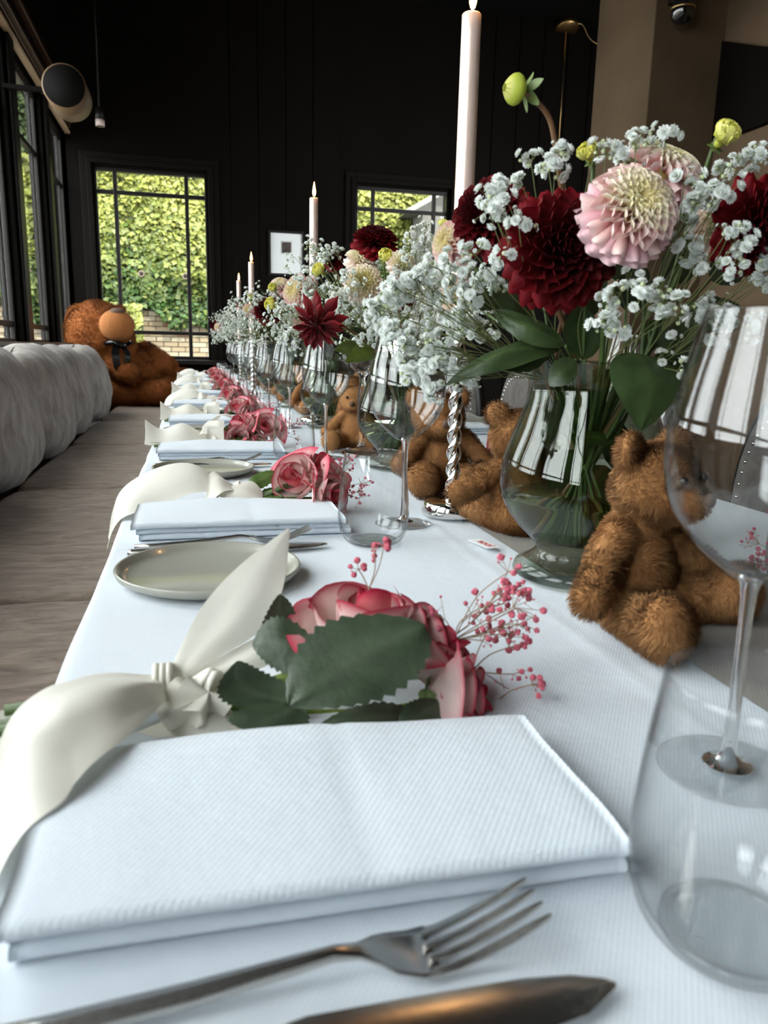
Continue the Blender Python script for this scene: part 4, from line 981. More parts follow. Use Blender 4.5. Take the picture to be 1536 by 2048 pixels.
FP = {k: [floret_proto(k, s) for s in range(4)] for k in ('white', 'bud', 'pink')}
def add_floret(mb, p, d, s, kind, r):
    V, F, C = r.choice(FP[kind]); M = Matrix.Translation(p) @ rot_to(d, r.uniform(0, 6)) @ Matrix.Scale(s, 4); mb.add(V, F, C, M)
def sprig_obj(base, center, rad, n, size, seed, label, group, floret='white'):
    base = Vector(base); e = empty('babys_breath', base, label=label, cat='flower', group=group)
    st, fl = gyp_sprig('x', e, (0, 0, 0), Vector(center)-base, rad, n, size, None, None, seed, stem_r=.00038, floret=floret)
    st.obj('stems', M_gypstem, e, kind='stuff'); fl.obj('florets', M_gyp, e, smooth=False, kind='stuff'); return e

# ------- dahlias
def spoon(W_, L_, cup, roll, colA, colB, mtl, tip=.3, nu=7, nv=7, bend=.25, name='petal'):
    """ray petal along +Y (base at 0), cupped upward (+Z)"""
    V = []; C = []
    for i in range(nu):
        u = 2*i/(nu-1)-1
        for j in range(nv):
            v = j/(nv-1); w = W_*(.34 + .66*math.sin(PI*.5*min(1, v/.68))) * (1 if v < .68 else math.sqrt(max(0, 1-((v-.68)/.345)**2)) if tip > .2 else 1-(v-.68)*2.9)
            z = cup*W_*(u*u)*(1-.35*v) + bend*L_*v*v + roll*W_*(abs(u)**3)*math.sin(PI*v)
            V.append((u*w*(1-.25*roll*abs(u)), L_*v*(1-.10*u*u*v), z)); t = min(1, max(0, v**1.5*.75 + .45*abs(u)**3)); C.append([colA[q]*(1-t)+colB[q]*t for q in range(3)])
    mb = MB().add(V, grid_faces(nu, nv), C); return mb
def dahlia(p, axis, R, style, label, individually=False, seed=0, stem_to=None, n=None):
    r = random.Random(seed); p = Vector(p); e = empty('dahlia', p, label=label, cat='flower', group=None); M0 = rot_to(axis, seed)
    if style == 'red':
        n = n or 128; cols = [((.012, .0006, .0012), (.055, .0015, .0035)), ((.02, .0008, .0016), (.12, .0022, .005)), ((.035, .001, .002), (.20, .003, .008))]; wid, cup, roll, mtl, maxth = .20, .40, .30, M_dark, 1.95
    elif style == 'pink':
        n = n or 132; cols = [((.80, .62, .22), (.90, .84, .55)), ((.86, .70, .45), (.90, .84, .68)), ((.80, .44, .42), (.88, .72, .68)), ((.74, .36, .42), (.88, .66, .68))]; wid, cup, roll, mtl, maxth = .205, .95, .75, M_petal, 2.0
    elif style == 'cream':
        n = n or 110; cols = [((.72, .62, .20), (.90, .86, .55)), ((.88, .80, .55), (.92, .88, .72)), ((.86, .70, .58), (.92, .82, .76))]; wid, cup, roll, mtl, maxth = .17, .8, .5, M_petal, 1.85
    elif style == 'spiky':
        n = n or 44; cols = [((.03, .001, .002), (.14, .003, .006)), ((.05, .0015, .003), (.22, .005, .009))]; wid, cup, roll, mtl, maxth = .17, .4, .1, M_dark, 2.3
    else:
        n = n or 26; cols = [((.50, .52, .08), (.80, .76, .16)), ((.55, .58, .12), (.85, .82, .28))]; wid, cup, roll, mtl, maxth = .46, .8, .1, M_petal, 1.3
    protos = []
    for k, (a, b_) in enumerate(cols):
        for tt in (0, 1):
            mb = spoon(wid*(1 if style != 'spiky' else .8), .54 if style in ('pink', 'cream') else .62, cup, roll, a, b_, mtl, tip=.35 if style != 'spiky' else .05, bend=.10 if style != 'bud' else .55, nu=7 if individually else 5, nv=7 if individually else 5)
            protos.append(mb)
    pm = [q.mesh('petal', mtl) for q in protos] if individually else None
    joined = MB(); bloom = None
    if individually: bloom = MB().lathe([(0, -.35*R), (.16*R, -.3*R), (.30*R, -.1*R), (.26*R, .12*R), (0, .26*R)], 14, col=cols[0][0]).obj('bloom', mtl, e, mat4=M0)
    for i in range(n):
        f = (i+.5)/n; th = .10 + (maxth-.10)*f**.62; a = i*2.39996 + r.uniform(-.08, .08)
        sc = R*(.36 + .80*f**.60) if style != 'bud' else R*1.45
        if style == 'red' and r.random() < .0: continue
        d = Vector((math.sin(th)*math.cos(a), math.sin(th)*math.sin(a), math.cos(th))); side = Vector((-math.sin(a), math.cos(a), 0)); inward = side.cross(d)*1.0
        # local frame: X=side, Y=d (length), Z=toward the flower axis
        z_ = side.cross(d); 
        if z_.z < 0 and th < PI/2: z_ = -z_
        x_ = d.cross(z_)
        L = Matrix((x_, d, z_)).transposed().to_4x4(); off = d*(R*.36 if style != 'bud' else R*.10) - d*(.0)
        ln = sc*(1.0 if style != 'spiky' else r.uniform(1.0, 1.5)); Mx = Matrix.Translation(off*(.55+.45*f)) @ L @ Matrix.Rotation(r.uniform(-.10, .10), 4, 'Z') @ Matrix.Scale(ln, 4)
        ci = min(len(cols)-1, int(f**.9*len(cols)))*2 + (i % 2)
        if individually: put('petal', pm[ci], bloom, mat4=Mx)
        else:
            mb = protos[ci]; joined.add(np.concatenate(mb.v), mb.f, np.concatenate(mb.c)[:, :3], Mx)
    if not individually:
        joined.lathe([(0, -.3*R), (.2*R, -.2*R), (.26*R, .05*R), (0, .2*R)], 12, col=cols[0][0]); joined.obj('bloom', mtl, e, mat4=M0)
    ax = Vector(axis).normalized()
    b = MB(); 
    for k in range(6):
        a = 2*PI*k/6; d = Vector((math.cos(a), math.sin(a), -.1))*R*.55; s_ = Vector((-math.sin(a), math.cos(a), 0))*R*.16; bs = Vector((0, 0, -.28*R)); leaf_geo(b, bs, bs+d, bs+d*.5+s_, bs+d*.5-s_, serr=0, nu=6, nv=3, col=(.10, .14, .04), col2=(.18, .24, .07))
    b.obj('calyx', M_leaf, e, mat4=M0)
    if stem_to is not None:
        s0 = -ax*R*.28; s1 = Vector(stem_to[0])-p; s2 = Vector(stem_to[1])-p
        pts = catmull([s0, s0-ax*R*.6+Vector((0, 0, -.2*R)), s1, s2], 7); MB().tube(pts, .0026 if R > .03 else .0019, 7).obj('stem', M_brownstem if style in ('red', 'spiky') else M_stem, e)
    return e
def vase_in(i, a, seed=0):
    """a stem's way through the mouth of vase i and down into its water"""
    x, y = VASES[i]; zb = T+.0045; r = random.Random(seed*7+i); return (Vector((x+.045*math.cos(a), y+.045*math.sin(a), zb+.200)), Vector((x-.035*math.cos(a)+r.uniform(-.01, .01), y-.035*math.sin(a), zb+.045)))
cnt = [0]
def D(px, py, y, rpx, axis, style, label, vi, ind=False, group=None, n=None):
    cnt[0] += 1; p = at(px, py, y); dist = (p-Vector(CAM)).dot(Vector(MW[:, 2])); R = rpx*dist/FPX
    a = math.atan2(p.y-VASES[vi][1], p.x-VASES[vi][0]); o = dahlia(p, axis, R, style, label, ind, cnt[0], vase_in(vi, a, cnt[0]), n)
    return o
# first (near) arrangement
D(1128, 500, .615, 128, (-.10, -.95, .02), 'red', 'large dark crimson dahlia facing the camera, left of the pale pink one', 0, True)
D(1262, 422, .575, 119, (-.05, -.85, .45), 'pink', 'pale pink dahlia with cream centre, largest pale bloom', 0, True)
D(1325, 345, .66, 100, (.15, -.45, .85), 'pink', 'pale pink and cream dahlia directly behind the largest pale bloom', 0, True)
D(1520, 452, .60, 105, (.25, -.95, -.1), 'red', 'dark crimson dahlia cut off by the right edge', 0, True)
D(975, 432, .74, 88, (-.75, -.55, .25), 'red', 'dark crimson dahlia turned left, beside the tall candle base', 0, False)
D(902, 486, .84, 56, (-.85, -.4, .2), 'pink', 'pale pink dahlia turned away left of the crimson ones', 0)
D(910, 590, .86, 46, (-.8, -.5, -.1), 'pink', 'pale pink dahlia half buried in white gypsophila near the second wine glass', 0)
D(1425, 455, .70, 58, (.2, -.8, .3), 'cream', 'cream dahlia behind the gypsophila near the right edge', 0)
D(1180, 318, .64, 28, (-.6, -.5, .5), 'bud', 'yellow-green dahlia bud left of the pale pink blooms', 0)
D(1438, 286, .62, 36, (.1, -.7, .6), 'bud', 'bright yellow dahlia bud above the right-hand gypsophila', 0)
def tall_bud():
    p = at(1028, 178, .66); e = empty('dahlia_bud', p, label='closed green bud on a tall curved brown stem', cat='flower'); dist = .70; s = dist/FPX
    M = rot_to((-1, -.15, .0)); R = 24*s
    b = MB()
    for k in range(9):
        a = 2*PI*k/9; V = []; C = []
        for i in range(5):
            u = (i/4-.5)*1.0
            for j in range(8):
                v = j/7; rr = R*math.sin(PI*(.04+.86*v)**.8)*1.15; aa = a+u*(1.25-.7*v); V.append((rr*math.cos(aa), rr*math.sin(aa), -R*.9+R*1.75*v)); C.append((.42, .48, .06) if j < 6 else (.62, .60, .18))
        b.add(V, grid_faces(5, 8), C)
    b.obj('bud', M_petal, e, mat4=M)
    b = MB(); 
    for k in range(5):
        a = 2*PI*k/5+.4; d = Vector((math.cos(a), math.sin(a), -.55))*R*1.5; s_ = Vector((-math.sin(a), math.cos(a), 0))*R*.42; bs = Vector((0, 0, -R*.9)); leaf_geo(b, bs, bs+d, bs+d*.55+s_, bs+d*.55-s_, serr=0, nu=7, nv=3, col=(.10, .15, .04), col2=(.2, .26, .08))
    b.obj('sepals', M_leaf, e, mat4=M)
    pts = [at(*q) - p for q in ((1048, 184, .66), (1075, 205, .662), (1100, 240, .665), (1112, 300, .67), (1122, 370, .68), (1150, 520, .69))] + [q - p for q in vase_in(0, 2.0, 3)]
    MB().tube(catmull(pts, 6), .0024, 8).obj('stem', M_brownstem, e)
tall_bud()
# second arrangement
D(750, 482, 1.42, 52, (-.05, -.45, .88), 'red', 'dark crimson dahlia on top of the second arrangement', 1)
D(727, 566, 1.32, 46, (-.15, -.95, .25), 'cream', 'cream dahlia with pink tips facing the camera in the second arrangement', 1, True)
D(722, 520, 1.42, 40, (.0, -.5, .9), 'cream', 'cream dahlia just above the cream one facing the camera', 1)
D(632, 652, 1.28, 56, (-.55, -.6, -.6), 'spiky', 'ragged deep red dahlia drooping over the third wine glass', 1, True)
D(597, 584, 1.62, 44, (-.75, -.6, .25), 'pink', 'pale pink dahlia turned left in the second arrangement', 1, True)
D(668, 522, 1.5, 22, (-.3, -.7, .5), 'red', 'small dark red half-open dahlia above the yellow-green bud', 1)
D(645, 545, 1.42, 18, (-.7, -.4, .4), 'bud', 'yellow-green dahlia bud below the small dark red dahlia', 1)
D(550, 612, 1.7, 18, (-.7, -.5, .2), 'bud', 'pale yellow bud left of the pink dahlia', 1)
D(770, 520, 1.36, 20, (-.1, -.7, .5), 'bud', 'soft yellow bud right of the cream dahlia', 1)
D(802, 528, 1.34, 34, (.1, -.85, .3), 'cream', 'pale yellow dahlia right of the soft yellow bud', 1)
D(885, 456, 1.38, 14, (.0, -.4, .9), 'bud', 'small orange-yellow bud left of the tall candle', 1)
D(930, 490, 1.5, 30, (-.2, -.7, .5), 'red', 'dark red dahlia between the second and first arrangements', 1)
D(800, 588, 1.30, 34, (-.2, -.9, .0), 'red', 'dark red dahlia half hidden under gypsophila in the second arrangement', 1)
# third and later arrangements
D(560, 572, 2.15, 26, (-.2, -.6, .7), 'pink', 'small pale pink dahlia in the third arrangement, behind its yellow bud', 2)
D(548, 578, 2.0, 12, (-.4, -.8, .3), 'bud', 'round yellow-green bud in front of the small pink dahlia', 2)
D(533, 622, 2.1, 30, (-.5, -.8, .1), 'red', 'dark red dahlia in the third arrangement', 2)
D(610, 640, 2.1, 30, (.0, -.9, .2), 'pink', 'pale pink dahlia under the gypsophila of the third arrangement', 2)
D(502, 598, 2.8, 9, (-.1, -.6, .7), 'bud', 'tiny yellow bud beside the third candle', 3)
D(497, 620, 2.9, 16, (-.4, -.8, .3), 'pink', 'small faded pink dahlia in the fourth arrangement', 3)
D(484, 606, 3.0, 13, (-.2, -.6, .7), 'red', 'small dark red dahlia in the fourth arrangement', 3)
D(436, 654, 4.6, 11, (-.7, -.7, .1), 'pink', 'tiny pink dahlia at the far end of the flowers', 5)
D(428, 650, 4.7, 11, (-.8, -.5, .3), 'red', 'tiny dark red dahlia at the far end of the flowers', 5)

# ------- gypsophila
DENS = {0: 1.9, 1: 2.0, 2: 1.8}
def G(px, py, y, rx, n, size, vi, label, group, ry=None, rz=None, seed=None):
    cnt[0] += 1; c = at(px, py, y); dist = (c-Vector(CAM)).dot(Vector(MW[:, 2])); r = rx*dist/FPX
    a = math.atan2(c.y-VASES[vi][1], c.x-VASES[vi][0]); b = vase_in(vi, a, cnt[0])[0]; n = int(n*DENS.get(vi, 1.6))
    sprig_obj(b, c, (r, (ry or .8)*r, (rz or 1)*r), n, size, cnt[0]*3+1, label, group)
for k, (px, py, y, dx, dy, w) in enumerate([(1060, 640, .70, -60, -30, 34), (1100, 700, .68, -90, 20, 30), (1010, 600, .74, -70, -20, 30), (1180, 640, .72, -30, -80, 34), (1250, 620, .72, 30, -70, 34), (1330, 560, .74, 60, -60, 36), (1380, 640, .72, 80, -20, 32), (1230, 560, .76, 10, -90, 36), (1080, 560, .78, -60, -60, 34), (1300, 660, .66, 60, 40, 28), (1420, 560, .74, 70, -50, 34), (1150, 720, .64, -40, 40, 24)]):
    L_ = math.hypot(dx, dy); nx_, ny_ = -dy/L_*w*1.1, dx/L_*w*1.1; dx, dy = dx*1.3, dy*1.3
    b0 = at(px, py, y); e = empty('leafy_stem', b0, label=f'dark green leaf deep inside the near arrangement, {["left edge", "low left", "behind the crimson dahlia", "under the crimson dahlia", "between the dahlias", "behind the pale dahlia", "right of the pale dahlia", "centre back", "back left", "above the big leaf", "back right", "by the vase rim"][k]}', cat='leaf', group='leaves inside the near arrangement'); b = MB()
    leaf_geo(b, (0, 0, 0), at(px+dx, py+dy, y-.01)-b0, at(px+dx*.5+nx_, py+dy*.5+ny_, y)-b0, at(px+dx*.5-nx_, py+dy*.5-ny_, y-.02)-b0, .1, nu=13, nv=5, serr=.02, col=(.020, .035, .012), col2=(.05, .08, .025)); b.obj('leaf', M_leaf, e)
    a = math.atan2(b0.y-VASES[0][1], b0.x-VASES[0][0]); q = vase_in(0, a, k); MB().tube(catmull([Vector((0, 0, 0)), q[0]-b0, q[1]-b0], 5), .0015, 5).obj('stem', M_stem, e)
g1 = 'gypsophila sprigs of the near arrangement'
near = [(985, 470, .62, 75, 26, 'white gypsophila sprig in front of the left-turned crimson dahlia'), (930, 560, .66, 70, 30, 'white gypsophila sprig under the left-turned crimson dahlia'),
 (840, 585, .70, 75, 40, 'white gypsophila sprig reaching left over the second wine glass'), (800, 690, .66, 65, 34, 'white gypsophila sprig drooping across the second wine glass bowl'),
 (900, 660, .72, 80, 46, 'dense white gypsophila sprig above the twisted candlestick'), (850, 745, .63, 60, 26, 'lowest white gypsophila sprig, in front of the wine glass rim'),
 (960, 650, .78, 70, 40, 'white gypsophila sprig under the large crimson dahlia'), (1085, 330, .62, 60, 18, 'white gypsophila sprig rising beside the curved bud stem'),
 (1010, 380, .66, 50, 18, 'white gypsophila sprig on top of the left-turned crimson dahlia'), (1200, 290, .62, 60, 12, 'sparse gypsophila sprig arching above the yellow-green bud'),
 (1290, 300, .64, 70, 18, 'white gypsophila sprig on top of the pale pink dahlias'), (1400, 370, .58, 75, 26, 'white gypsophila sprig right of the pale pink dahlias'),
 (1430, 520, .57, 85, 34, 'white gypsophila sprig below the cream dahlia at right'), (1300, 600, .56, 80, 26, 'white gypsophila sprig below the largest pale dahlia'),
 (1240, 640, .58, 60, 12, 'sparse gypsophila sprig hanging beside the vase mouth leaf'), (1450, 640, .60, 80, 30, 'white gypsophila sprig behind the rim of the near wine glass'),
 (1340, 720, .58, 50, 8, 'lowest right gypsophila sprig with round white florets by the big leaf'), (1490, 320, .66, 60, 18, 'white gypsophila sprig right of the yellow bud')]
near += [(770, 620, .72, 55, 26, 'white gypsophila sprig furthest left of the near arrangement'), (880, 720, .68, 55, 24, 'white gypsophila sprig touching the top of the twisted candlestick'), (940, 740, .70, 45, 16, 'white gypsophila sprig hanging beside the twisted candlestick'),
 (1000, 560, .70, 60, 22, 'white gypsophila sprig between the two crimson dahlias'), (1500, 560, .60, 60, 26, 'white gypsophila sprig below the right-edge crimson dahlia'), (1360, 450, .60, 50, 18, 'white gypsophila sprig touching the right side of the largest pale dahlia')]
for (px, py, y, r, n, lb) in near: G(px, py, y, r, n, .0108, 0, lb, g1)
sec = [(690, 590, 1.3, 45, 40, 'over the spiky red dahlia'), (660, 620, 1.36, 55, 50, 'between pink and cream dahlias'), (770, 620, 1.25, 55, 60, 'below the cream dahlia'), (820, 550, 1.3, 55, 60, 'right of the cream dahlia'),
 (835, 480, 1.35, 45, 50, 'at the top by the far window'), (620, 540, 1.55, 50, 50, 'left of the cream dahlia'), (650, 510, 1.5, 34, 30, 'highest at the left'), (860, 620, 1.2, 60, 60, 'nearest the first arrangement'),
 (570, 640, 1.6, 50, 60, 'beneath the pink dahlia'), (735, 660, 1.3, 40, 40, 'low, above the leaves'), (900, 560, 1.25, 50, 50, 'behind the near crimson dahlia')]
sec += [(760, 560, 1.5, 60, 60, 'deep behind the cream dahlia'), (700, 640, 1.45, 60, 60, 'deep and low in the middle'), (850, 540, 1.5, 60, 60, 'deep at the right'), (800, 660, 1.4, 55, 50, 'deep above the vase mouth'), (640, 590, 1.6, 50, 50, 'deep behind the ragged red dahlia'), (880, 500, 1.5, 40, 40, 'beside the tall candle')]
for (px, py, y, r, n, lb) in sec: G(px, py, y, r, n, .0104, 1, f'white gypsophila sprig of the second arrangement, {lb}', 'gypsophila sprigs of the second arrangement')
th = [(530, 600, 2.1, 40, 60, 2, 'top left'), (560, 640, 2.1, 42, 70, 2, 'middle'), (520, 660, 2.2, 40, 70, 2, 'lower left'), (590, 670, 2.1, 40, 60, 2, 'lower right'), (580, 600, 2.2, 36, 50, 2, 'top right')]
for (px, py, y, r, n, vi, lb) in th: G(px, py, y, r, n, .0088, vi, f'white gypsophila sprig of the third arrangement, {lb}', 'gypsophila sprigs of the third arrangement')
fo = [(490, 610, 2.95, 30, 70, 3, 'fourth arrangement, top'), (480, 645, 2.9, 34, 90, 3, 'fourth arrangement, left'), (510, 640, 3.0, 34, 80, 3, 'fourth arrangement, right'), (500, 670, 3.0, 30, 70, 3, 'fourth arrangement, lower'),
 (465, 630, 3.8, 28, 90, 4, 'fifth arrangement, top'), (455, 660, 3.8, 28, 90, 4, 'fifth arrangement, lower'), (475, 665, 3.9, 26, 80, 4, 'fifth arrangement, right'), (442, 645, 4.7, 20, 90, 5, 'sixth arrangement, top'), (438, 672, 4.7, 20, 90, 5, 'sixth arrangement, lower'), (434, 662, 5.5, 14, 60, 6, 'furthest arrangement')]
for (px, py, y, r, n, vi, lb) in fo: G(px, py, y, r, n, .0100, vi, f'white gypsophila sprig of the {lb}', 'gypsophila sprigs of the far arrangements')

# ------- foliage in the vases
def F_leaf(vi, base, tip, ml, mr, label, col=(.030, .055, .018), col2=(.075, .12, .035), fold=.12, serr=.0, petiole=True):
    b0 = at(*base); e = empty('leafy_stem', b0, label=label, cat='leaf'); b = MB(); leaf_geo(b, (0, 0, 0), at(*tip)-b0, at(*ml)-b0, at(*mr)-b0, fold, nu=19, nv=9, serr=serr, col=col, col2=col2); b.obj('leaf', M_leaf, e)
    a = math.atan2(b0.y-VASES[vi][1], b0.x-VASES[vi][0]); q = vase_in(vi, a, 5); MB().tube(catmull([Vector((0, 0, 0)), q[0]-b0, q[1]-b0], 6), .0018, 6).obj('stem', M_stem, e); return e
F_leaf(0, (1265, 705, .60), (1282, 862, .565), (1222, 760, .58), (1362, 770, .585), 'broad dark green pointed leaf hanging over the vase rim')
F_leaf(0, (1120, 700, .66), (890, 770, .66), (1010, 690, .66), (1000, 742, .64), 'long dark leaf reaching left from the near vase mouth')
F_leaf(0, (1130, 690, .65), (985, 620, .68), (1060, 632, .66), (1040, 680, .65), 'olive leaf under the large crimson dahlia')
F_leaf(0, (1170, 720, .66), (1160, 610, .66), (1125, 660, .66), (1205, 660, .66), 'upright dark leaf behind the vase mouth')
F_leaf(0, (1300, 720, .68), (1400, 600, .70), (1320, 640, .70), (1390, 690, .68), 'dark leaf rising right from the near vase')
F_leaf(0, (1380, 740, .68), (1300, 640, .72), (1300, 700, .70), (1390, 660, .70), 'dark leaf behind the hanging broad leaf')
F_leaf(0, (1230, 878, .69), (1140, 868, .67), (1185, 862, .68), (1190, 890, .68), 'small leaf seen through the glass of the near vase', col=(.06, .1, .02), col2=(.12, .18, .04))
F_leaf(1, (755, 705, 1.36), (690, 725, 1.28), (715, 690, 1.30), (735, 722, 1.32), 'bright green pointed leaf over the rim of the clear candle holder', col=(.10, .15, .02), col2=(.2, .28, .05))
F_leaf(1, (745, 705, 1.38), (668, 700, 1.35), (700, 680, 1.36), (705, 712, 1.36), 'green leaf below the ragged red dahlia', col=(.08, .12, .03), col2=(.16, .22, .05))
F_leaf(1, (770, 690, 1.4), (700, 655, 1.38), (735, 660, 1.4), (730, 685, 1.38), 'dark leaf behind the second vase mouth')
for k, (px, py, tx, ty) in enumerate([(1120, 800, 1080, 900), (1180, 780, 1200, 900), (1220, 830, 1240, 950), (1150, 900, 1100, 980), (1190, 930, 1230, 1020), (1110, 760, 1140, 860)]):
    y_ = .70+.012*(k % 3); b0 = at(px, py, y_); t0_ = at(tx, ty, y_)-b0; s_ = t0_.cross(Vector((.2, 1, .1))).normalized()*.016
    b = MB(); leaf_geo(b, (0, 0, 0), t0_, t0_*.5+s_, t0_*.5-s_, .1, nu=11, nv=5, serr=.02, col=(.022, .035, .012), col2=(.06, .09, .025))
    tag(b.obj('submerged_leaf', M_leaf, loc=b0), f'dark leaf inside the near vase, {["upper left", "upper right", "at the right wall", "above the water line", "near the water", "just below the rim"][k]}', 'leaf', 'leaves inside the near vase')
# bundles of cut stems standing in the water of each vase
for i, (x, y) in enumerate(VASES):
    b = MB(); r = random.Random(i+40)
    for k in range(22 if i < 2 else 8):
        a = r.uniform(0, 6.28); q = r.uniform(.2, 1); pts = [Vector((x+.048*q*math.cos(a), y+.048*q*math.sin(a), T+.215)), Vector((x+.01*math.cos(a)*r.random(), y+.01*math.sin(a), T+.13)), Vector((x-.05*q*math.cos(a+.4), y-.05*q*math.sin(a+.4), T+.052))]
        b.tube(catmull(pts, 5), r.uniform(.0012, .0024), 6, col=None)
    tag(b.obj('flower_stems', M_stem), f'bundle of green flower stems inside the {["near", "second", "third", "fourth", "fifth", "sixth", "seventh"][i]} vase', 'stems', 'cut stems in the vases', 'stuff')

# ================================================================== ROSE BOUQUETS ON THE NAPKINS
LF1, LF2 = (.040, .062, .034), (.105, .135, .085)
def P0(o): return lambda px, py, y: at(px, py, y) - o
def bouquet0():
    o = at(345, 1385, .475); o.z = T+.012
    e = empty('rose_bouquet', o, label='pink and cream rose bouquet with ivory ribbon nearest the camera', cat='bouquet', group='rose bouquets tied with ribbon'); Q = P0(o)
    rose(e, Q(738, 1255, .475), (.10, -.10, 1), .037, 1.1, .3, seed=1, n_lip=5)
    rose(e, Q(858, 1300, .470), (.75, -.25, .55), .030, .6, .9, seed=2, n_lip=3)
    rose(e, Q(905, 1392, .445), (1, -.28, -.02), .0285, .5, .2, seed=3, n_lip=2)
    for pts, w in (([(345, 1385, .475), (520, 1372, .46), (640, 1328, .46), (715, 1310, .468)], .0042), ([(345, 1390, .475), (560, 1400, .46), (760, 1370, .46), (835, 1335, .462)], .004), ([(345, 1395, .475), (600, 1430, .452), (800, 1420, .45), (860, 1400, .446)], .004)):
        MB().tube(catmull([Q(*p) for p in pts], 6), w, 9).obj('stem', mat('fresh_stem', (.14, .20, .03), .5), e)
    b = MB()
    for dy, dz in ((0, 0), (.008, .004), (-.008, .002)): b.tube([Q(345, 1388, .475)+Vector((0, dy, dz-.002)), Vector((-.095, -.03+dy*1.4, .001+dz))], .0035, 7)
    b.obj('stem', M_stem, e)
    for bs, tp, ml, mr, lbl in (((850, 1250, .425), (578, 1412, .405), (622, 1262, .43), (775, 1395, .40), 'broad leaf across the roses'), ((590, 1402, .435), (474, 1322, .445), (440, 1400, .435), (545, 1350, .45), None), ((600, 1412, .43), (528, 1474, .415), (455, 1432, .42), (595, 1470, .415), None),
        ((655, 1330, .45), (505, 1290, .465), (560, 1232, .47), (560, 1345, .45), None), ((540, 1318, .47), (560, 1188, .485), (523, 1250, .475), (592, 1240, .485), None), ((850, 1440, .43), (640, 1450, .425), (740, 1405, .435), (740, 1475, .415), None), ((880, 1400, .43), (800, 1452, .42), (810, 1410, .425), (870, 1450, .42), None)):
        b = MB(); leaf_geo(b, Q(*bs), Q(*tp), Q(*ml), Q(*mr), .10, nu=25, nv=9, serr=.03, col=LF1, col2=LF2); b.obj('leaf', M_leaf, e)
    rb = MB()
    ribbon(rb, [Q(335, 1352, .474), Q(365, 1285, .480), Q(410, 1205, .488), Q(480, 1130, .497), Q(577, 1055, .512)], [Q(362, 1366, .470), Q(430, 1318, .474), Q(520, 1262, .480), Q(566, 1175, .492), Q(580, 1060, .512)], sag=.06)
    rb.obj('ribbon_tail', M_satin, e)
    rb = MB(); ribbon(rb, [Q(350, 1352, .478), Q(430, 1318, .48), Q(520, 1272, .485), Q(610, 1238, .495)], [Q(352, 1384, .468), Q(430, 1372, .470), Q(520, 1338, .474), Q(590, 1300, .480)], sag=.15)
    rb.obj('ribbon_tail', M_satin, e)
    rb = MB(); ribbon(rb, [Q(338, 1352, .472), Q(220, 1348, .46), Q(120, 1362, .45), Q(52, 1412, .435), Q(0, 1500, .42), Q(-45, 1600, .41)], [Q(336, 1398, .462), Q(270, 1462, .39), Q(175, 1535, .352), Q(115, 1590, .335), Q(60, 1665, .322), Q(-10, 1790, .31)], sag=.12, n=10, sub=11)
    rb.obj('ribbon_tail', M_satin, e)
    rb = MB(); ribbon(rb, [Q(300, 1370, .478), Q(150, 1385, .47), Q(60, 1405, .46), Q(-60, 1440, .45)], [Q(300, 1400, .47), Q(160, 1440, .455), Q(60, 1480, .445), Q(-60, 1560, .43)], sag=-.1)
    rb.obj('ribbon_tail', M_satin, e)
    rb = MB(); ribbon(rb, [Q(400, 1395, .46), Q(330, 1440, .45), Q(240, 1478, .445)], [Q(470, 1425, .455), Q(520, 1478, .43), Q(560, 1490, .42)], sag=.05); rb.obj('ribbon_tail', M_satin, e)
    rb = MB(); c = Q(392, 1402, .452); ruffle(rb, c, .021, seed=1, up_=(.1, -.7, .7), waves=5, amp=.3); ruffle(rb, c+Vector((.006, .0, .004)), .016, seed=2, up_=(.4, -.6, .6), waves=4, amp=.45)
    rb.obj('ribbon_bow', M_satin, e)
    kb = MB(); c = Q(326, 1358, .470)
    for q in range(3): kb.tube([c+Vector((-.004+.004*q, .0075*math.cos(a), .0085*math.sin(a))) for a in [2*PI*j/14 for j in range(15)]], .0024, 6)
    kb.obj('ribbon_knot', M_satin, e)
    st, fl = MB(), MB()
    for (bx, cx, r_, n, sd) in (((860, 1330, .46), (965, 1220, .465), (105, .6, 1.35), 70, 1), ((900, 1400, .45), (1085, 1420, .44), (75, .7, 1.0), 60, 2), ((740, 1240, .48), (735, 1105, .50), (60, .5, .8), 22, 3), ((900, 1350, .46), (1000, 1330, .46), (80, .7, 1.4), 40, 4), ((880, 1330, .46), (1000, 1160, .48), (75, .7, 1.), 30, 5)):
        rr = r_[0]*.5/FPX; a, f_ = gyp_sprig('x', e, Q(*bx), Q(*cx), (rr, rr*r_[1], rr*r_[2]), n, .0052, None, None, sd*11, stem_r=.0004, floret='pink')
        st.add(np.concatenate(a.v), a.f); fl.add(np.concatenate(f_.v), f_.f)
    st.obj('sprig_stems', M_pinkstem, e, kind='stuff'); fl.obj('pink_florets', M_pinkgyp, e, smooth=False, kind='stuff')
bouquet0()
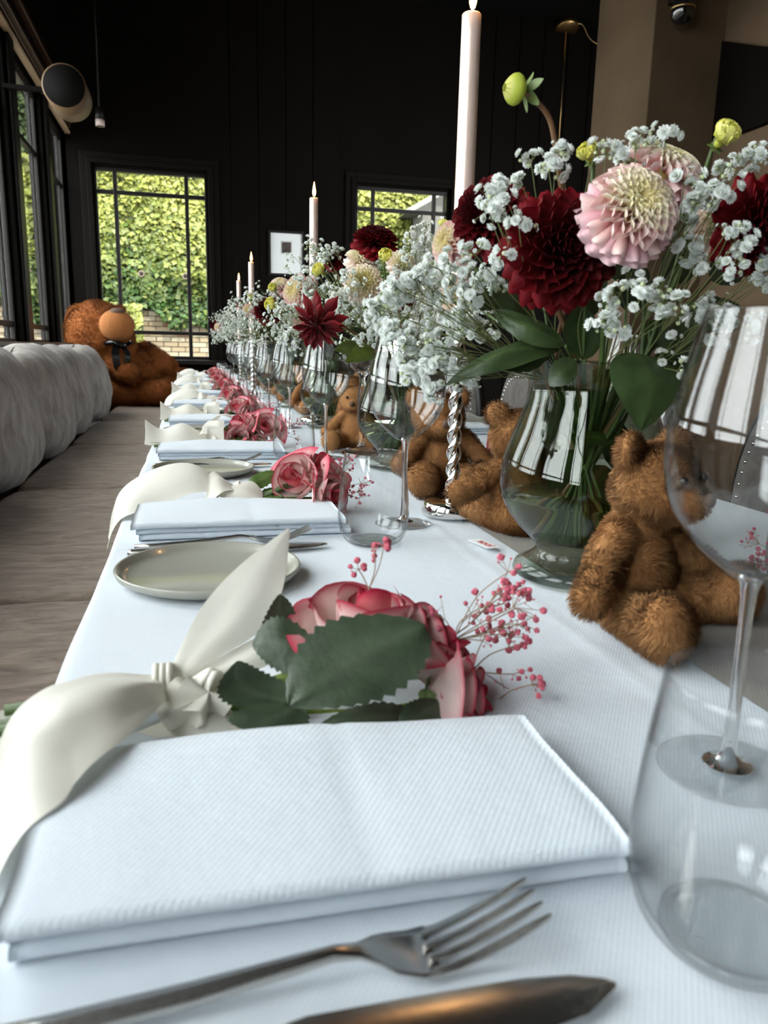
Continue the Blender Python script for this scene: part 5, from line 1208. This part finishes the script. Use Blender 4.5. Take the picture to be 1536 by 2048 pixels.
def bouquet(x, y, rz, label, seed, single, roses, ribbons, mirror=1, leafs=1):
    """origin at the knot, stems to -X, heads to +X"""
    e = empty('rose_bouquet', (x, y, T+.002), rz, label, 'bouquet', 'rose bouquets tied with ribbon'); r = random.Random(seed)
    for k, (c, ax, R, op) in enumerate(roses): rose(e, Vector(c), ax, R, op, r.uniform(0, 6), single, seed*5+k, n_lip=3)
    b = MB()
    for k in range(5):
        yo = (k-2)*.006; b.tube(catmull([(-.135+.01*r.random(), yo*2.2, .006+.004*(k % 2)), (-.03, yo, .010), (.03, yo*.8, .014), Vector(roses[k % len(roses)][0])*.85], 5), .0036, 7)
    b.obj('stems', M_stem, e)
    for k in range(3*leafs):
        a = (-.9, .75, -.35)[k % 3]; bs = Vector((.035+.012*k, 0, .016)); d = Vector((math.cos(a)*.055, math.sin(a)*.05, .008)); s_ = Vector((-math.sin(a), math.cos(a), .25))*.019
        b = MB(); leaf_geo(b, bs, bs+d, bs+d*.5+s_, bs+d*.5-s_, .15, nu=13, nv=5, serr=.03, col=(.045, .085, .02), col2=(.12, .19, .06)); b.obj('leaf', M_leaf, e)
    if not single:
        for bs, tp, w in (((.030, -.030, .014), (.098, -.058, .012), .017), ((.025, .012, .03), (.075, .035, .05), .013), ((.085, -.045, .01), (.125, -.062, .014), .010)):
            bs, tp = Vector(bs), Vector(tp); s_ = (tp-bs).cross(Vector((0, -.7, .7))).normalized()*w; b = MB(); leaf_geo(b, bs, tp, (bs+tp)/2+s_, (bs+tp)/2-s_, .12, nu=17, nv=7, serr=.03, col=(.055, .10, .02), col2=(.15, .22, .07)); b.obj('leaf', M_leaf, e)
    for A, B, sg in ribbons: b = MB(); ribbon(b, A, B, sag=sg); b.obj('ribbon_tail', M_satin, e)
    rb = MB(); ruffle(rb, (.0, -.004, .026), .022, seed=seed, up_=(.2, -.5, .8), waves=4, amp=.4); ruffle(rb, (-.004, .004, .026), .019, seed=seed+3, up_=(-.3, -.2, .9), waves=3, amp=.5); rb.obj('ribbon_bow', M_satin, e)
    st, fl = MB(), MB()
    for q in range(2):
        a, f_ = gyp_sprig('x', e, (.10, 0, .02), (.175, -.01+.03*q, .032+.01*q), (.038, .04, .028), 34, .0048, None, None, seed*17+q, stem_r=.0004, floret='pink'); st.add(np.concatenate(a.v), a.f); fl.add(np.concatenate(f_.v), f_.f)
    st.obj('sprig_stems', M_pinkstem, e, kind='stuff'); fl.obj('pink_florets', M_pinkgyp, e, smooth=False, kind='stuff')
    return e
V3 = Vector
# second bouquet: wide ribbon laid over the table edge
y1 = 1.085
R1 = [((.095, -.012, .042), (-.55, -.6, .5), .034, .8), ((.128, .002, .050), (.25, -.35, .9), .032, 1.0), ((.135, -.035, .022), (.75, -.65, .15), .030, .6)]
rb1 = [([V3((-.005, .012, .030)), V3((-.05, .03, .062)), V3((-.10, .03, .058)), V3((-.150, .02, .022)), V3((-.163, .0, -.03))], [V3((-.002, -.012, .024)), V3((-.045, -.022, .030)), V3((-.092, -.035, .016)), V3((-.142, -.045, .002)), V3((-.162, -.045, -.045))], .06),
       ([V3((.0, .012, .036)), V3((-.02, .02, .052)), V3((-.03, .0, .048))], [V3((.01, -.012, .030)), V3((-.012, -.030, .030)), V3((-.038, -.042, .006))], .05),
       ([V3((.0, .0, .034)), V3((.03, .005, .040)), V3((.045, -.005, .026))], [V3((-.015, -.02, .024)), V3((.008, -.035, .014)), V3((.042, -.040, .006))], .1)]
bouquet(.005+.04, y1, -.02, 'rose bouquet with a wide ivory ribbon hanging over the table edge, second from the camera', 21, False, R1, rb1)
# third bouquet: standing loop of ribbon
R2 = [((.075, .002, .044), (-.6, -.35, .7), .033, .6), ((.125, -.010, .040), (-.1, -.8, .55), .036, .6), ((.06, -.02, .022), (-.1, -.6, .2), .026, .4)]
rb2 = [([V3((-.01, -.02, .004)), V3((-.005, -.012, .05)), V3((.02, .0, .072)), V3((.055, .0, .058)), V3((.062, -.01, .030)), V3((.045, -.018, .006))], [V3((.01, .03, .004)), V3((.015, .035, .05)), V3((.035, .035, .072)), V3((.062, .03, .058)), V3((.070, .02, .030)), V3((.052, .012, .006))], .03),
       ([V3((-.01, .01, .02)), V3((-.06, .02, .052)), V3((-.11, .02, .040)), V3((-.145, .02, .060))], [V3((-.01, -.01, .010)), V3((-.06, -.02, .014)), V3((-.11, -.02, .006)), V3((-.145, -.02, .010))], .05),
       ([V3((.0, .0, .004)), V3((-.02, -.01, .04)), V3((-.005, -.01, .06))], [V3((.03, -.02, .004)), V3((.028, -.025, .04)), V3((.03, -.02, .062))], .03)]
bouquet(.035, 1.80, 0, 'rose bouquet with a standing ribbon loop and green stem ends, third from the camera', 22, False, R2, rb2)
for k in range(3, NS):
    r = random.Random(k); RR = [((.085, -.005, .040), (-.4+r.uniform(-.3, .3), -.6, .7), .032, .7), ((.122, .01, .044), (.1, -.6, .7), .032, .7), ((.11, -.03, .024), (.6, -.7, .2), .028, .5)]
    o = bouquet(.045, .43+PIT*k*.995, r.uniform(-.08, .08), f'rose bouquet with ivory ribbon, {["", "", "", "fourth", "fifth", "sixth", "seventh", "eighth", "ninth"][k]} from the camera', 22+k, True, RR, rb2 if k % 2 else rb1)
for k in range(4):
    RR = [((.075, .002, .044), (-.3, .2, .8), .033, .6), ((.12, -.010, .045), (-.1, .5, .7), .034, .6), ((.10, -.03, .03), (.2, -.6, .5), .030, .5)]
    bouquet(.715, .60+.78*k, PI, f'rose bouquet with ivory ribbon across the table, {["behind the near wine glass", "peeping between candlestick and bear", "third along the far side", "fourth along the far side"][k]}', 60+k, k > 1, RR, rb2)
print('objects', len(bpy.data.objects), 'tris', sum(len(o.data.polygons) for o in bpy.data.objects if o.type == 'MESH'))
